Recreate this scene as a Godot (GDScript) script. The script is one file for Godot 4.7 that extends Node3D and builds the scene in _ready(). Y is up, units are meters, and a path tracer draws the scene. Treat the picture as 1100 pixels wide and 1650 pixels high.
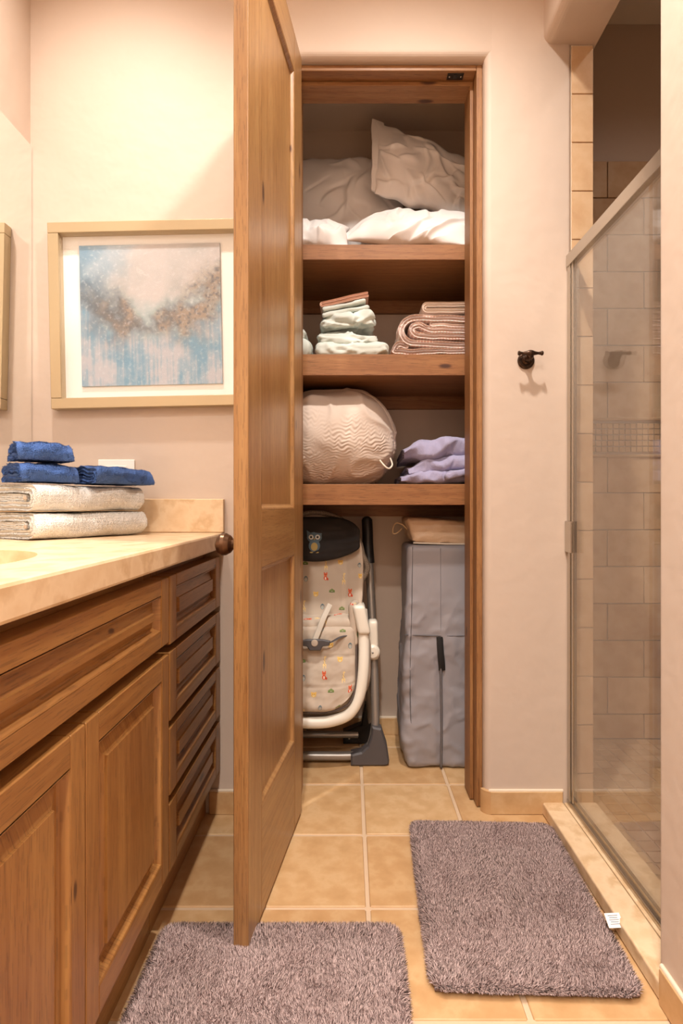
extends Node3D
# A bathroom seen towards an open linen closet: vanity on one side, shower on the other. y up, metres.

const BACK := -1.817      # room face of the wall with the closet
const SIDE := -1.03       # wall behind the vanity
const SHOWER := 0.63      # room face of the shower partition
const CEIL := 3.05
const CLOSET := -2.44     # closet's far wall
const FACE := -0.415      # vanity door plane

var M := {}
var rng := RandomNumberGenerator.new()
var names := {}
var cache := {}


# ---------------------------------------------------------------- mesh building
class Geo:
	var v := PackedVector3Array()
	var n := PackedVector3Array()
	var uv := PackedVector2Array()
	var c := PackedColorArray()
	var idx := PackedInt32Array()
	func vert(p: Vector3, nn: Vector3, t: Vector2) -> int:
		v.append(p); n.append(nn); uv.append(t)
		return v.size() - 1
	func tri(a: int, b: int, d: int) -> void:
		# front faces run clockwise
		var g := (v[b] - v[a]).cross(v[d] - v[a])
		if g.dot(n[a] + n[b] + n[d]) > 0.0:
			idx.append_array(PackedInt32Array([a, d, b]))
		else:
			idx.append_array(PackedInt32Array([a, b, d]))
	func quad(a: int, b: int, d: int, e: int) -> void:
		tri(a, b, d); tri(a, d, e)
	func flat(p0: Vector3, p1: Vector3, p2: Vector3, p3: Vector3, nn: Vector3, t0: Vector2, t1: Vector2, t2: Vector2, t3: Vector2) -> void:
		quad(vert(p0, nn, t0), vert(p1, nn, t1), vert(p2, nn, t2), vert(p3, nn, t3))
	func smooth() -> void:
		# normals from welded positions; triangles were written consistently outward (counter-clockwise), turned clockwise here
		var id := {}
		var key := PackedInt32Array()
		key.resize(v.size())
		var acc := PackedVector3Array()
		for i in v.size():
			var k := Vector3i(v[i] * 20000.0)
			if not id.has(k):
				id[k] = acc.size()
				acc.append(Vector3.ZERO)
			key[i] = id[k]
		for t in range(0, idx.size(), 3):
			var a := idx[t]; var b := idx[t + 1]; var d := idx[t + 2]
			var g := (v[b] - v[a]).cross(v[d] - v[a])
			acc[key[a]] += g; acc[key[b]] += g; acc[key[d]] += g
			idx[t + 1] = d
			idx[t + 2] = b
		n.resize(v.size())
		for i in v.size():
			var s := acc[key[i]]
			n[i] = s.normalized() if s.length_squared() > 1e-20 else Vector3.UP
	func commit() -> ArrayMesh:
		var a := []
		a.resize(Mesh.ARRAY_MAX)
		a[Mesh.ARRAY_VERTEX] = v
		a[Mesh.ARRAY_NORMAL] = n
		a[Mesh.ARRAY_TEX_UV] = uv
		if c.size() == v.size() and c.size() > 0:
			a[Mesh.ARRAY_COLOR] = c
		a[Mesh.ARRAY_INDEX] = idx
		var m := ArrayMesh.new()
		m.add_surface_from_arrays(Mesh.PRIMITIVE_TRIANGLES, a)
		return m


# box with chamfered edges, added to g; grain (v) along the longest side
func add_cbox(g: Geo, at: Vector3, size: Vector3, b: float, off := Vector2.ZERO, basis := Basis()) -> void:
	var h := size * 0.5
	b = minf(b, minf(h.x, minf(h.y, h.z)) * 0.9)
	var long := 0
	if size.y >= size.x and size.y >= size.z: long = 1
	elif size.z > size.x: long = 2
	var ids := {}
	for ax in 3:
		var u := (ax + 1) % 3
		var w := (ax + 2) % 3
		if w != long and (u == long or size[u] > size[w]):
			var s := u; u = w; w = s
		for sg in [-1, 1]:
			var q := []
			for cr in [[-1, -1], [1, -1], [1, 1], [-1, 1]]:
				var p := Vector3.ZERO
				p[ax] = h[ax] * sg
				p[u] = (h[u] - b) * cr[0]
				p[w] = (h[w] - b) * cr[1]
				var nn := Vector3.ZERO
				nn[ax] = sg
				var k := g.vert(at + basis * p, basis * nn, off + Vector2(p[u] + h[u], p[w] + h[w]))
				q.append(k)
				var ku := "%d%d|%d%d|%d%d" % [ax, sg, u, cr[0], w, cr[1]] if u < w else "%d%d|%d%d|%d%d" % [ax, sg, w, cr[1], u, cr[0]]
				ids[ku] = k
			g.quad(q[0], q[1], q[2], q[3])
	# chamfers along edges and at corners
	var pick := func(ax: int, s: Array) -> int:
		var o := [0, 1, 2]
		o.erase(ax)
		return ids["%d%d|%d%d|%d%d" % [ax, s[ax], o[0], s[o[0]], o[1], s[o[1]]]]
	for e in 3:
		var a1 := (e + 1) % 3
		var a2 := (e + 2) % 3
		for s1 in [-1, 1]:
			for s2 in [-1, 1]:
				var lo := [0, 0, 0]; var hi := [0, 0, 0]
				lo[e] = -1; hi[e] = 1
				lo[a1] = s1; hi[a1] = s1
				lo[a2] = s2; hi[a2] = s2
				g.quad(pick.call(a1, lo), pick.call(a1, hi), pick.call(a2, hi), pick.call(a2, lo))
	for sx in [-1, 1]:
		for sy in [-1, 1]:
			for sz in [-1, 1]:
				var s := [sx, sy, sz]
				g.tri(pick.call(0, s), pick.call(1, s), pick.call(2, s))

func cbox(size: Vector3, b := 0.002, off := Vector2.ZERO) -> ArrayMesh:
	var key := "%s|%s|%s" % [size, b, off]
	if not cache.has(key):
		var g := Geo.new()
		add_cbox(g, Vector3.ZERO, size, b, off)
		cache[key] = g.commit()
	return cache[key]

# box whose mesh origin is given by its two corners (in the parent's space)
func box_between(called: String, lo: Vector3, hi: Vector3, m: Material, parent: Node3D, b := 0.002) -> MeshInstance3D:
	return put(called, cbox(hi - lo, b, woff()), m, parent, (lo + hi) * 0.5)

func woff() -> Vector2:
	return Vector2(snappedf(rng.randf() * 0.6, 0.02), snappedf(rng.randf() * 2.0, 0.05))

# concentric rectangular rings: profile of (inset, height), facing +z, then a flat field
func ring_panel(w: float, h: float, profile: Array, off := Vector2.ZERO, grain_x := false) -> ArrayMesh:
	var g := Geo.new()
	var corner := func(ins: float, z: float, k: int) -> Vector3:
		var sx := -1.0 if k == 0 or k == 3 else 1.0
		var sy := -1.0 if k < 2 else 1.0
		return Vector3(sx * (w * 0.5 - ins), sy * (h * 0.5 - ins), z)
	var tex := func(p: Vector3) -> Vector2:
		var q := Vector2(p.x + w * 0.5, p.y + h * 0.5)
		return off + (Vector2(q.y, q.x) if grain_x else q)
	for i in profile.size() - 1:
		var a: Vector2 = profile[i]
		var b: Vector2 = profile[i + 1]
		for k in 4:
			var k2 := (k + 1) % 4
			var p0: Vector3 = corner.call(a.x, a.y, k)
			var p1: Vector3 = corner.call(a.x, a.y, k2)
			var p2: Vector3 = corner.call(b.x, b.y, k2)
			var p3: Vector3 = corner.call(b.x, b.y, k)
			var nn := (p1 - p0).cross(p3 - p0)
			if nn.length_squared() < 1e-16: nn = (p2 - p1).cross(p3 - p1)
			nn = nn.normalized()
			g.flat(p0, p1, p2, p3, nn, tex.call(p0), tex.call(p1), tex.call(p2), tex.call(p3))
	var l: Vector2 = profile[profile.size() - 1]
	var c := []
	for k in 4: c.append(corner.call(l.x, l.y, k))
	g.flat(c[0], c[1], c[2], c[3], Vector3.BACK, tex.call(c[0]), tex.call(c[1]), tex.call(c[2]), tex.call(c[3]))
	return g.commit()

# lathe round +y: profile of (radius, y)
func add_lathe(g: Geo, prof: Array, segs := 24, basis := Basis(), at := Vector3.ZERO) -> void:
	for i in prof.size() - 1:
		var a: Vector2 = prof[i]
		var b: Vector2 = prof[i + 1]
		var d := b - a
		if d.length() < 1e-7: continue
		var nr := Vector2(d.y, -d.x).normalized()
		for k in segs:
			var t0 := TAU * k / segs
			var t1 := TAU * (k + 1) / segs
			var f := func(p: Vector2, t: float) -> Vector3: return at + basis * Vector3(cos(t) * p.x, p.y, sin(t) * p.x)
			var nf := func(t: float) -> Vector3: return basis * Vector3(cos(t) * nr.x, nr.y, sin(t) * nr.x)
			var u0 := g.vert(f.call(a, t0), nf.call(t0), Vector2(t0 * 0.1, a.y))
			var u1 := g.vert(f.call(a, t1), nf.call(t1), Vector2(t1 * 0.1, a.y))
			var u2 := g.vert(f.call(b, t1), nf.call(t1), Vector2(t1 * 0.1, b.y))
			var u3 := g.vert(f.call(b, t0), nf.call(t0), Vector2(t0 * 0.1, b.y))
			if a.x > 1e-6: g.tri(u0, u1, u2)
			if b.x > 1e-6: g.tri(u0, u2, u3)

func lathe(prof: Array, segs := 24, basis := Basis()) -> ArrayMesh:
	var g := Geo.new()
	add_lathe(g, prof, segs, basis)
	return g.commit()

func smooth_path(pts: Array, steps := 6) -> PackedVector3Array:
	var out := PackedVector3Array()
	for i in pts.size() - 1:
		var p0: Vector3 = pts[maxi(i - 1, 0)]
		var p1: Vector3 = pts[i]
		var p2: Vector3 = pts[i + 1]
		var p3: Vector3 = pts[mini(i + 2, pts.size() - 1)]
		for k in steps:
			out.append(p1.cubic_interpolate(p2, p0, p3, float(k) / steps))
	out.append(pts[pts.size() - 1])
	return out

# tube along a path, oval if ry differs from rx
func add_tube(g: Geo, path: PackedVector3Array, rx: float, ry := -1.0, segs := 10, up := Vector3.BACK) -> void:
	if ry < 0.0: ry = rx
	var rings := []
	var m := path.size()
	for i in m:
		var t := (path[mini(i + 1, m - 1)] - path[maxi(i - 1, 0)]).normalized()
		var s := t.cross(up)
		if s.length() < 0.05: s = t.cross(Vector3.RIGHT)
		s = s.normalized()
		var w := s.cross(t).normalized()
		var r := []
		for k in segs:
			var a := TAU * k / segs
			var d := s * cos(a) * rx + w * sin(a) * ry
			var nn := (s * cos(a) / rx + w * sin(a) / ry).normalized()
			r.append(g.vert(path[i] + d, nn, Vector2(float(k) / segs * 0.1, i * 0.02)))
		rings.append(r)
	for i in m - 1:
		for k in segs:
			var k2 := (k + 1) % segs
			g.quad(rings[i][k], rings[i][k2], rings[i + 1][k2], rings[i + 1][k])
	for e in [0, m - 1]:
		var t := (path[1] - path[0]).normalized() * -1.0 if e == 0 else (path[m - 1] - path[m - 2]).normalized()
		var c := g.vert(path[e] + t * minf(rx, ry) * 0.4, t, Vector2.ZERO)
		for k in segs:
			g.tri(c, rings[e][k], rings[e][(k + 1) % segs])

func tube(pts: Array, rx: float, ry := -1.0, steps := 6, segs := 12, up := Vector3.BACK) -> ArrayMesh:
	var g := Geo.new()
	add_tube(g, smooth_path(pts, steps), rx, ry, segs, up)
	return g.commit()

# polygon in xy, extruded along z from z0 to z1 with a small chamfer
func add_prism(g: Geo, poly: PackedVector2Array, z0: float, z1: float, b := 0.0, basis := Basis(), at := Vector3.ZERO) -> void:
	if not Geometry2D.is_polygon_clockwise(poly):
		poly = poly.duplicate()
		poly.reverse()
	var inner := poly
	if b > 0.0:
		var o := Geometry2D.offset_polygon(poly, -b, Geometry2D.JOIN_MITER)
		if o.size() == 1 and o[0].size() == poly.size():
			inner = o[0]
			# keep the same starting corner
			var best := 0
			for i in inner.size():
				if inner[i].distance_to(poly[0]) < inner[best].distance_to(poly[0]): best = i
			var turned := PackedVector2Array()
			for i in inner.size(): turned.append(inner[(best + i) % inner.size()])
			if Geometry2D.is_polygon_clockwise(turned) == Geometry2D.is_polygon_clockwise(poly): inner = turned
			else: inner = poly
		else:
			b = 0.0
	if inner == poly: b = 0.0
	var tris := Geometry2D.triangulate_polygon(inner)
	for side in [0, 1]:
		var z := z1 if side else z0
		var nn := basis * (Vector3.BACK if side else Vector3.FORWARD)
		var first := g.v.size()
		for p in inner: g.vert(at + basis * Vector3(p.x, p.y, z), nn, p)
		for t in range(0, tris.size(), 3): g.tri(first + tris[t], first + tris[t + 1], first + tris[t + 2])
	var m := poly.size()
	for i in m:
		var p := poly[i]; var q := poly[(i + 1) % m]
		var e := (q - p).normalized()
		var nn := basis * Vector3(-e.y, e.x, 0)
		var l := p.distance_to(q)
		g.flat(at + basis * Vector3(p.x, p.y, z0 + b), at + basis * Vector3(q.x, q.y, z0 + b), at + basis * Vector3(q.x, q.y, z1 - b), at + basis * Vector3(p.x, p.y, z1 - b), nn, Vector2(0, 0), Vector2(l, 0), Vector2(l, z1 - z0), Vector2(0, z1 - z0))
		if b > 0.0:
			var a := inner[i]; var d := inner[(i + 1) % m]
			for side in [0, 1]:
				var zo := z1 - b if side else z0 + b
				var zi := z1 if side else z0
				var n2 := (nn + basis * (Vector3.BACK if side else Vector3.FORWARD)).normalized()
				g.flat(at + basis * Vector3(p.x, p.y, zo), at + basis * Vector3(q.x, q.y, zo), at + basis * Vector3(d.x, d.y, zi), at + basis * Vector3(a.x, a.y, zi), n2, p, q, d, a)

func prism(poly: Array, z0: float, z1: float, b := 0.0) -> ArrayMesh:
	var g := Geo.new()
	add_prism(g, PackedVector2Array(poly), z0, z1, b)
	return g.commit()

# a soft, rounded box of half-size h, radius r, cell size res; disp(p, n) moves each surface point
func soft_box(h: Vector3, r: float, res: float, disp: Callable, flat_uv := false) -> ArrayMesh:
	var g := Geo.new()
	add_soft(g, h, r, res, disp, flat_uv)
	g.smooth()
	return g.commit()

func add_soft(g: Geo, h: Vector3, r: float, res: float, disp: Callable, flat_uv := false) -> void:
	r = minf(r, minf(h.x, minf(h.y, h.z)))
	var core := h - Vector3(r, r, r)
	for ax in 3:
		var u := (ax + 1) % 3
		var w := (ax + 2) % 3
		var nu := maxi(4, int(h[u] * 2.0 / res))
		var nw := maxi(4, int(h[w] * 2.0 / res))
		for sg in [-1, 1]:
			var first := g.v.size()
			for j in nw + 1:
				for i in nu + 1:
					var p := Vector3.ZERO
					p[ax] = h[ax] * sg
					p[u] = lerpf(-h[u], h[u], float(i) / nu)
					p[w] = lerpf(-h[w], h[w], float(j) / nw)
					var q := p.clamp(-core, core)
					var nn := (p - q).normalized()
					var s: Vector3 = disp.call(q + nn * r, nn)
					g.vert(s, nn, Vector2(p.x, p.y) if flat_uv else Vector2(p[u], p[w]))
			for j in nw:
				for i in nu:
					var a := first + j * (nu + 1) + i
					var b := a + 1
					var d := a + nu + 2
					var e := a + nu + 1
					if sg > 0: g.idx.append_array(PackedInt32Array([a, b, d, a, d, e]))
					else: g.idx.append_array(PackedInt32Array([a, d, b, a, e, d]))

# a sheet of thickness t that follows a path in xy, extruded along z over length l; ends rounded; disp(p) moves points
func add_fold(g: Geo, path: PackedVector2Array, t: float, l: float, nz: int, disp: Callable, at := Vector3.ZERO) -> void:
	var m := path.size()
	var ring := PackedVector2Array()   # centre-line point and offset, kept apart so that the ends can thin out
	var mid := PackedVector2Array()
	var leftside := PackedVector2Array()
	var rightside := PackedVector2Array()
	for i in m:
		var d := (path[mini(i + 1, m - 1)] - path[maxi(i - 1, 0)]).normalized()
		var nn := Vector2(-d.y, d.x)
		leftside.append(nn); rightside.append(-nn)
	for i in m: ring.append(leftside[i]); mid.append(path[i])
	var de := (path[m - 1] - path[m - 2]).normalized()
	for k in range(1, 6):
		var a := PI * k / 6.0
		ring.append(leftside[m - 1] * cos(a) + de * sin(a)); mid.append(path[m - 1])
	for i in range(m - 1, -1, -1): ring.append(rightside[i]); mid.append(path[i])
	var ds := (path[0] - path[1]).normalized()
	for k in range(1, 6):
		var a := PI * k / 6.0
		ring.append(rightside[0] * cos(a) + ds * sin(a)); mid.append(path[0])
	var k2 := ring.size()
	var zs := PackedFloat32Array()
	var th := PackedFloat32Array()
	for k in 5:
		var a := PI * 0.5 * k / 4.0
		zs.append(-l * 0.5 + t * 0.5 * (1.0 - sin(a))); th.append(maxf(cos(PI * 0.5 - a), 0.02))
	for k in range(1, nz):
		zs.append(lerpf(-l * 0.5 + t * 0.5, l * 0.5 - t * 0.5, float(k) / nz)); th.append(1.0)
	for k in range(4, -1, -1):
		var a := PI * 0.5 * k / 4.0
		zs.append(l * 0.5 - t * 0.5 * (1.0 - sin(a))); th.append(maxf(cos(PI * 0.5 - a), 0.02))
	zs[0] = -l * 0.5
	zs[zs.size() - 1] = l * 0.5
	var run := 0.0
	var first := g.v.size()
	for j in zs.size():
		for i in k2:
			var p := mid[i] + ring[i] * t * 0.5 * th[j]
			var s: Vector3 = disp.call(Vector3(p.x, p.y, zs[j]))
			g.vert(at + s, Vector3.UP, Vector2(i * 0.006, zs[j]))
	for j in zs.size() - 1:
		for i in k2:
			var a := first + j * k2 + i
			var b := first + j * k2 + (i + 1) % k2
			g.idx.append_array(PackedInt32Array([a, a + k2, b + k2, a, b + k2, b]))

func dense(pts: Array, step := 0.006) -> PackedVector2Array:
	# polyline through the points, as a smooth curve with even steps
	var c := Curve2D.new()
	for i in pts.size():
		var tan: Vector2 = (pts[mini(i + 1, pts.size() - 1)] - pts[maxi(i - 1, 0)]) / 6.0
		c.add_point(pts[i], -tan, tan)
	c.bake_interval = step
	var n := maxi(6, int(c.get_baked_length() / step))
	var out := PackedVector2Array()
	for i in n + 1: out.append(c.sample_baked(c.get_baked_length() * i / n))
	return out

# a U lying on its side: nose at +x = 0, arms run to x = -len, middle lines at +-half; flips with sign
func u_path(half: float, length: float, sign := 1.0, bow := 0.0, step := 0.008) -> PackedVector2Array:
	var out := PackedVector2Array()
	var n := maxi(8, int(length / step))
	for i in n: out.append(Vector2(sign * lerpf(-length, -half, float(i) / n), half + bow * sin(PI * i / n)))
	for k in 13:
		var a := PI * 0.5 - PI * k / 12.0
		out.append(Vector2(sign * (-half + cos(a) * half), sin(a) * half))
	for i in range(n - 1, -1, -1): out.append(Vector2(sign * lerpf(-length, -half, float(i) / n), -half))
	return out

func noise(seed_: int, freq: float, oct := 3, kind := FastNoiseLite.TYPE_SIMPLEX_SMOOTH) -> FastNoiseLite:
	var f := FastNoiseLite.new()
	f.seed = seed_
	f.noise_type = kind
	f.frequency = freq
	f.fractal_octaves = oct
	return f


# ---------------------------------------------------------------- nodes
func numbered(called: String) -> String:
	var k: int = names.get(called, 0)
	names[called] = k + 1
	return called if k == 0 else "%s_%03d" % [called, k]

func put(called: String, mesh: Mesh, m: Material, parent: Node3D = self, at := Vector3.ZERO, turn := Vector3.ZERO) -> MeshInstance3D:
	var o := MeshInstance3D.new()
	o.mesh = mesh
	o.material_override = m
	o.name = numbered(called) if parent == self else StringName(called)
	o.cast_shadow = GeometryInstance3D.SHADOW_CASTING_SETTING_ON
	parent.add_child(o, true)
	o.position = at
	o.rotation = turn
	return o

func tag(o: Node3D, label: String, category: String, group := "", kind := "") -> Node3D:
	o.set_meta("label", label)
	o.set_meta("category", category)
	if group: o.set_meta("group", group)
	if kind: o.set_meta("kind", kind)
	return o

func thing(called: String, label: String, category: String, at := Vector3.ZERO, turn := 0.0, group := "", kind := "") -> Node3D:
	var o := Node3D.new()
	o.name = numbered(called)
	add_child(o)
	o.position = at
	o.rotation.y = turn
	tag(o, label, category, group, kind)
	return o


# ---------------------------------------------------------------- materials
func col(r: float, g: float, b: float) -> Color:
	return Color(r / 255.0, g / 255.0, b / 255.0)

func mat(called: String, c: Color, rough := 0.6, metal := 0.0) -> StandardMaterial3D:
	var m := StandardMaterial3D.new()
	m.resource_name = called
	m.albedo_color = c
	m.roughness = rough
	m.metallic = metal
	M[called] = m
	return m

func noise_tex(seed_: int, freq: float, ramp: Array, size := 512, oct := 5, kind := FastNoiseLite.TYPE_SIMPLEX_SMOOTH, warp := 0.0) -> NoiseTexture2D:
	var t := NoiseTexture2D.new()
	t.width = size
	t.height = size
	t.seamless = true
	var f := noise(seed_, freq, oct, kind)
	if warp > 0.0:
		f.domain_warp_enabled = true
		f.domain_warp_amplitude = warp
		f.domain_warp_frequency = freq * 1.5
	t.noise = f
	if ramp.size() > 0:
		var gr := Gradient.new()
		var offs := PackedFloat32Array()
		var cols := PackedColorArray()
		for r in ramp:
			offs.append(r[0]); cols.append(r[1])
		gr.offsets = offs
		gr.colors = cols
		t.color_ramp = gr
	return t

func triplanar(m: StandardMaterial3D, per_metre: float, world := true) -> void:
	m.uv1_triplanar = true
	m.uv1_world_triplanar = world
	m.uv1_scale = Vector3.ONE * per_metre

func bump(m: StandardMaterial3D, tex: Texture2D, cm: float) -> void:
	m.heightmap_enabled = true
	m.heightmap_texture = tex
	m.heightmap_scale = cm

func wood_image() -> Array:
	# knotty alder: 0.9 m across the grain (u), 2.8 m along it (v)
	var w := 640
	var h := 896
	var im := Image.create(w, h, false, Image.FORMAT_RGB8)
	var warp := noise(11, 0.9, 2)
	var bands := noise(12, 1.0, 3)
	var pore := noise(13, 1.0, 2)
	var blot := noise(14, 1.0, 3)
	var r := RandomNumberGenerator.new()
	r.seed = 5
	var knots := []
	for i in 26: knots.append([Vector2(r.randf() * 0.9, r.randf() * 2.8), r.randf_range(0.003, 0.009)])
	var light := Color(0.76, 0.63, 0.455)
	var dark := Color(0.60, 0.44, 0.28)
	var heart := Color(0.26, 0.14, 0.07)
	for y in h:
		var v := 2.8 * y / h
		var near := []
		for k in knots:
			if absf(k[0].y - v) < 0.16: near.append(k)
		for x in w:
			var u := 0.9 * x / w
			var push := 0.0
			var spot := 0.0
			for k in near:
				var d: Vector2 = Vector2(u, v) - k[0]
				var kr: float = k[1]
				d.y *= 0.36
				var q := d.length() / kr
				if q < 5.0:
					push += signf(d.x) * kr * 1.6 * exp(-q * 0.9)
					spot = maxf(spot, smoothstep(1.5, 0.5, q))
			var uu := u - push + warp.get_noise_2d(u * 2.0, v * 0.55) * 0.035
			var g := bands.get_noise_2d(uu * 42.0, v * 1.1) * 0.5 + bands.get_noise_2d(uu * 130.0 + 50.0, v * 2.2) * 0.3
			var f := pore.get_noise_2d(u * 420.0, v * 11.0)
			var t := clampf(0.42 + g * 0.75 + f * 0.22 + blot.get_noise_2d(u * 5.0, v * 2.0) * 0.3, 0.0, 1.0)
			var c := light.lerp(dark, t)
			if f > 0.38: c = c.darkened(0.12)
			c = c.lerp(heart, spot * 0.8)
			im.set_pixel(x, y, c)
	var tex := ImageTexture.create_from_image(im)
	return [tex]

func wood(called: String, tint: Color, rough: float, tex: Texture2D, coat := 0.0) -> void:
	var m := mat(called, tint, rough)
	m.albedo_texture = tex
	m.uv1_scale = Vector3(1.0 / 0.9, 1.0 / 2.8, 1)
	if coat > 0.0:
		m.clearcoat_enabled = true
		m.clearcoat = coat
		m.clearcoat_roughness = 0.3

func stone(called: String, tint: Color, seed_: int, rough: float, per_metre: float, a: Color, b: Color, c: Color) -> StandardMaterial3D:
	var m := mat(called, tint, rough)
	m.albedo_texture = noise_tex(seed_, 0.012, [[0.0, a], [0.45, b], [0.75, c], [1.0, b]], 512, 6, FastNoiseLite.TYPE_SIMPLEX_SMOOTH, 18.0)
	triplanar(m, per_metre)
	return m

func painting_image() -> ImageTexture:
	var n := 320
	var im := Image.create(n, n, false, Image.FORMAT_RGB8)
	var a := noise(31, 3.2, 5)
	var b := noise(32, 5.5, 5)
	var d := noise(33, 1.0, 3)
	var e := noise(34, 22.0, 3)
	for y in n:
		for x in n:
			var u := float(x) / n
			var v := float(y) / n
			var na := a.get_noise_2d(u, v)
			var nb := b.get_noise_2d(u, v)
			# the band sags like a garland from the corners to the middle
			var sag := 0.26 + 0.30 * (1.0 - pow(absf(u - 0.5) * 2.0, 1.7)) + 0.02 * sin(u * 9.0)
			var dist := v - sag + na * 0.10
			var sky := Color(0.87, 0.84, 0.83).lerp(Color(0.80, 0.79, 0.78), clampf(na + 0.3, 0, 1))
			var c := sky
			var teal := Color(0.64, 0.80, 0.84)
			c = c.lerp(teal, smoothstep(-0.20, -0.02, dist) * (0.65 + nb * 0.4))
			# the falls below
			var drip := d.get_noise_2d(u * 34.0, v * 1.6)
			var fall := Color(0.50, 0.68, 0.79).lerp(Color(0.80, 0.80, 0.83), clampf(0.45 + drip * 0.6 + na * 1.0 + nb * 0.5 + (v - 0.7) * 0.8, 0, 1))
			c = c.lerp(fall, smoothstep(0.06, 0.2, dist))
			# dark and golden clouds along the band
			var m1 := exp(-pow((dist - 0.03) / (0.075 + 0.12 * smoothstep(0.45, 0.9, u) + 0.10 * smoothstep(0.5, 0.15, u)), 2.0))
			var cloud := Color(0.40, 0.40, 0.42).lerp(Color(0.68, 0.60, 0.53), clampf(0.30 + nb * 1.6 + (u - 0.35) * 1.2, 0, 1))
			cloud = cloud.lerp(Color(0.35, 0.37, 0.42), clampf(e.get_noise_2d(u, v) * 1.2, 0, 0.6))
			c = c.lerp(cloud, clampf(m1 * (0.95 + nb * 1.2 + na * 0.5), 0, 1))
			# blue corner
			var cor := clampf(1.0 - Vector2(u, v * 0.8).length() / 0.42 + nb * 0.25, 0, 1)
			c = c.lerp(Color(0.42, 0.60, 0.72), cor * 0.85)
			c = c.lerp(Color(0.95, 0.95, 0.95), clampf(e.get_noise_2d(u * 1.3 + 4.0, v * 1.3) * 0.9 - 0.2, 0, 0.35))
			im.set_pixel(x, y, Color(c.r * 0.88, c.g * 0.89, c.b * 0.90))
	return ImageTexture.create_from_image(im)

func dot(im: Image, cx: float, cy: float, rx: float, ry: float, c: Color) -> void:
	for y in range(int(cy - ry), int(cy + ry) + 1):
		for x in range(int(cx - rx), int(cx + rx) + 1):
			if pow((x - cx) / rx, 2) + pow((y - cy) / ry, 2) <= 1.0:
				im.set_pixel(posmod(x, im.get_width()), posmod(y, im.get_height()), c)

func critter_image(base: Color) -> ImageTexture:
	# small woodland animals printed on pale cloth, 0.2 m a repeat
	var n := 512
	var im := Image.create(n, n, false, Image.FORMAT_RGB8)
	im.fill(base)
	var r := RandomNumberGenerator.new()
	r.seed = 9
	var ink := col(70, 62, 60)
	for j in 5:
		for i in 4:
			var x := i * 128.0 + 64.0 + (58.0 if j % 2 else 0.0) + r.randf_range(-14, 14)
			var y := j * 102.0 + 50.0 + r.randf_range(-14, 14)
			match (i * 3 + j * 2) % 5:
				0:  # fox
					dot(im, x, y + 12, 13, 16, col(214, 92, 56)); dot(im, x, y - 12, 13, 10, col(222, 104, 66))
					dot(im, x - 9, y - 23, 4, 6, col(214, 92, 56)); dot(im, x + 9, y - 23, 4, 6, col(214, 92, 56))
					dot(im, x, y + 14, 5, 10, col(240, 226, 214)); dot(im, x + 15, y + 20, 6, 9, col(200, 80, 50))
					dot(im, x - 4, y - 13, 2, 2, ink); dot(im, x + 4, y - 13, 2, 2, ink)
				1:  # yellow bear
					dot(im, x, y, 17, 16, col(232, 190, 104)); dot(im, x - 13, y - 13, 6, 6, col(232, 190, 104)); dot(im, x + 13, y - 13, 6, 6, col(232, 190, 104))
					dot(im, x, y + 6, 7, 6, col(246, 226, 176)); dot(im, x, y + 4, 2, 2, ink); dot(im, x - 6, y - 4, 2, 2, ink); dot(im, x + 6, y - 4, 2, 2, ink)
				2:  # green plant
					for k in range(-2, 3): dot(im, x + k * 8, y - 8 + absf(k) * 5, 4, 9, col(112, 136, 72))
					dot(im, x, y + 8, 22, 3, col(92, 112, 60))
				3:  # giraffe
					dot(im, x, y - 6, 5, 26, col(236, 208, 148)); dot(im, x + 4, y - 32, 8, 6, col(236, 208, 148)); dot(im, x, y + 18, 13, 8, col(236, 208, 148))
					dot(im, x - 8, y + 32, 3, 10, col(236, 208, 148)); dot(im, x + 8, y + 32, 3, 10, col(236, 208, 148))
					for k in 6: dot(im, x + (k % 3 - 1) * 4, y - 18 + k * 8, 2, 2, col(150, 104, 62))
				4:  # small owl
					dot(im, x, y, 14, 20, col(74, 104, 118)); dot(im, x, y + 3, 11, 16, base); dot(im, x, y + 8, 7, 8, col(170, 186, 186))
					dot(im, x - 5, y - 9, 5, 5, col(74, 104, 118)); dot(im, x + 5, y - 9, 5, 5, col(74, 104, 118)); dot(im, x - 5, y - 9, 3, 3, base); dot(im, x + 5, y - 9, 3, 3, base)
	return ImageTexture.create_from_image(im)

func waffle_image() -> ImageTexture:
	var n := 64
	var im := Image.create(n, n, false, Image.FORMAT_L8)
	for y in n:
		for x in n:
			var a := absf(fposmod(x * 2.0 / n, 1.0) - 0.5) * 2.0
			var b := absf(fposmod(y * 2.0 / n, 1.0) - 0.5) * 2.0
			var h := clampf(maxf(a, b) * 2.0 - 0.75, 0.0, 1.0)
			im.set_pixel(x, y, Color(h, h, h))
	return ImageTexture.create_from_image(im)

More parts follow.
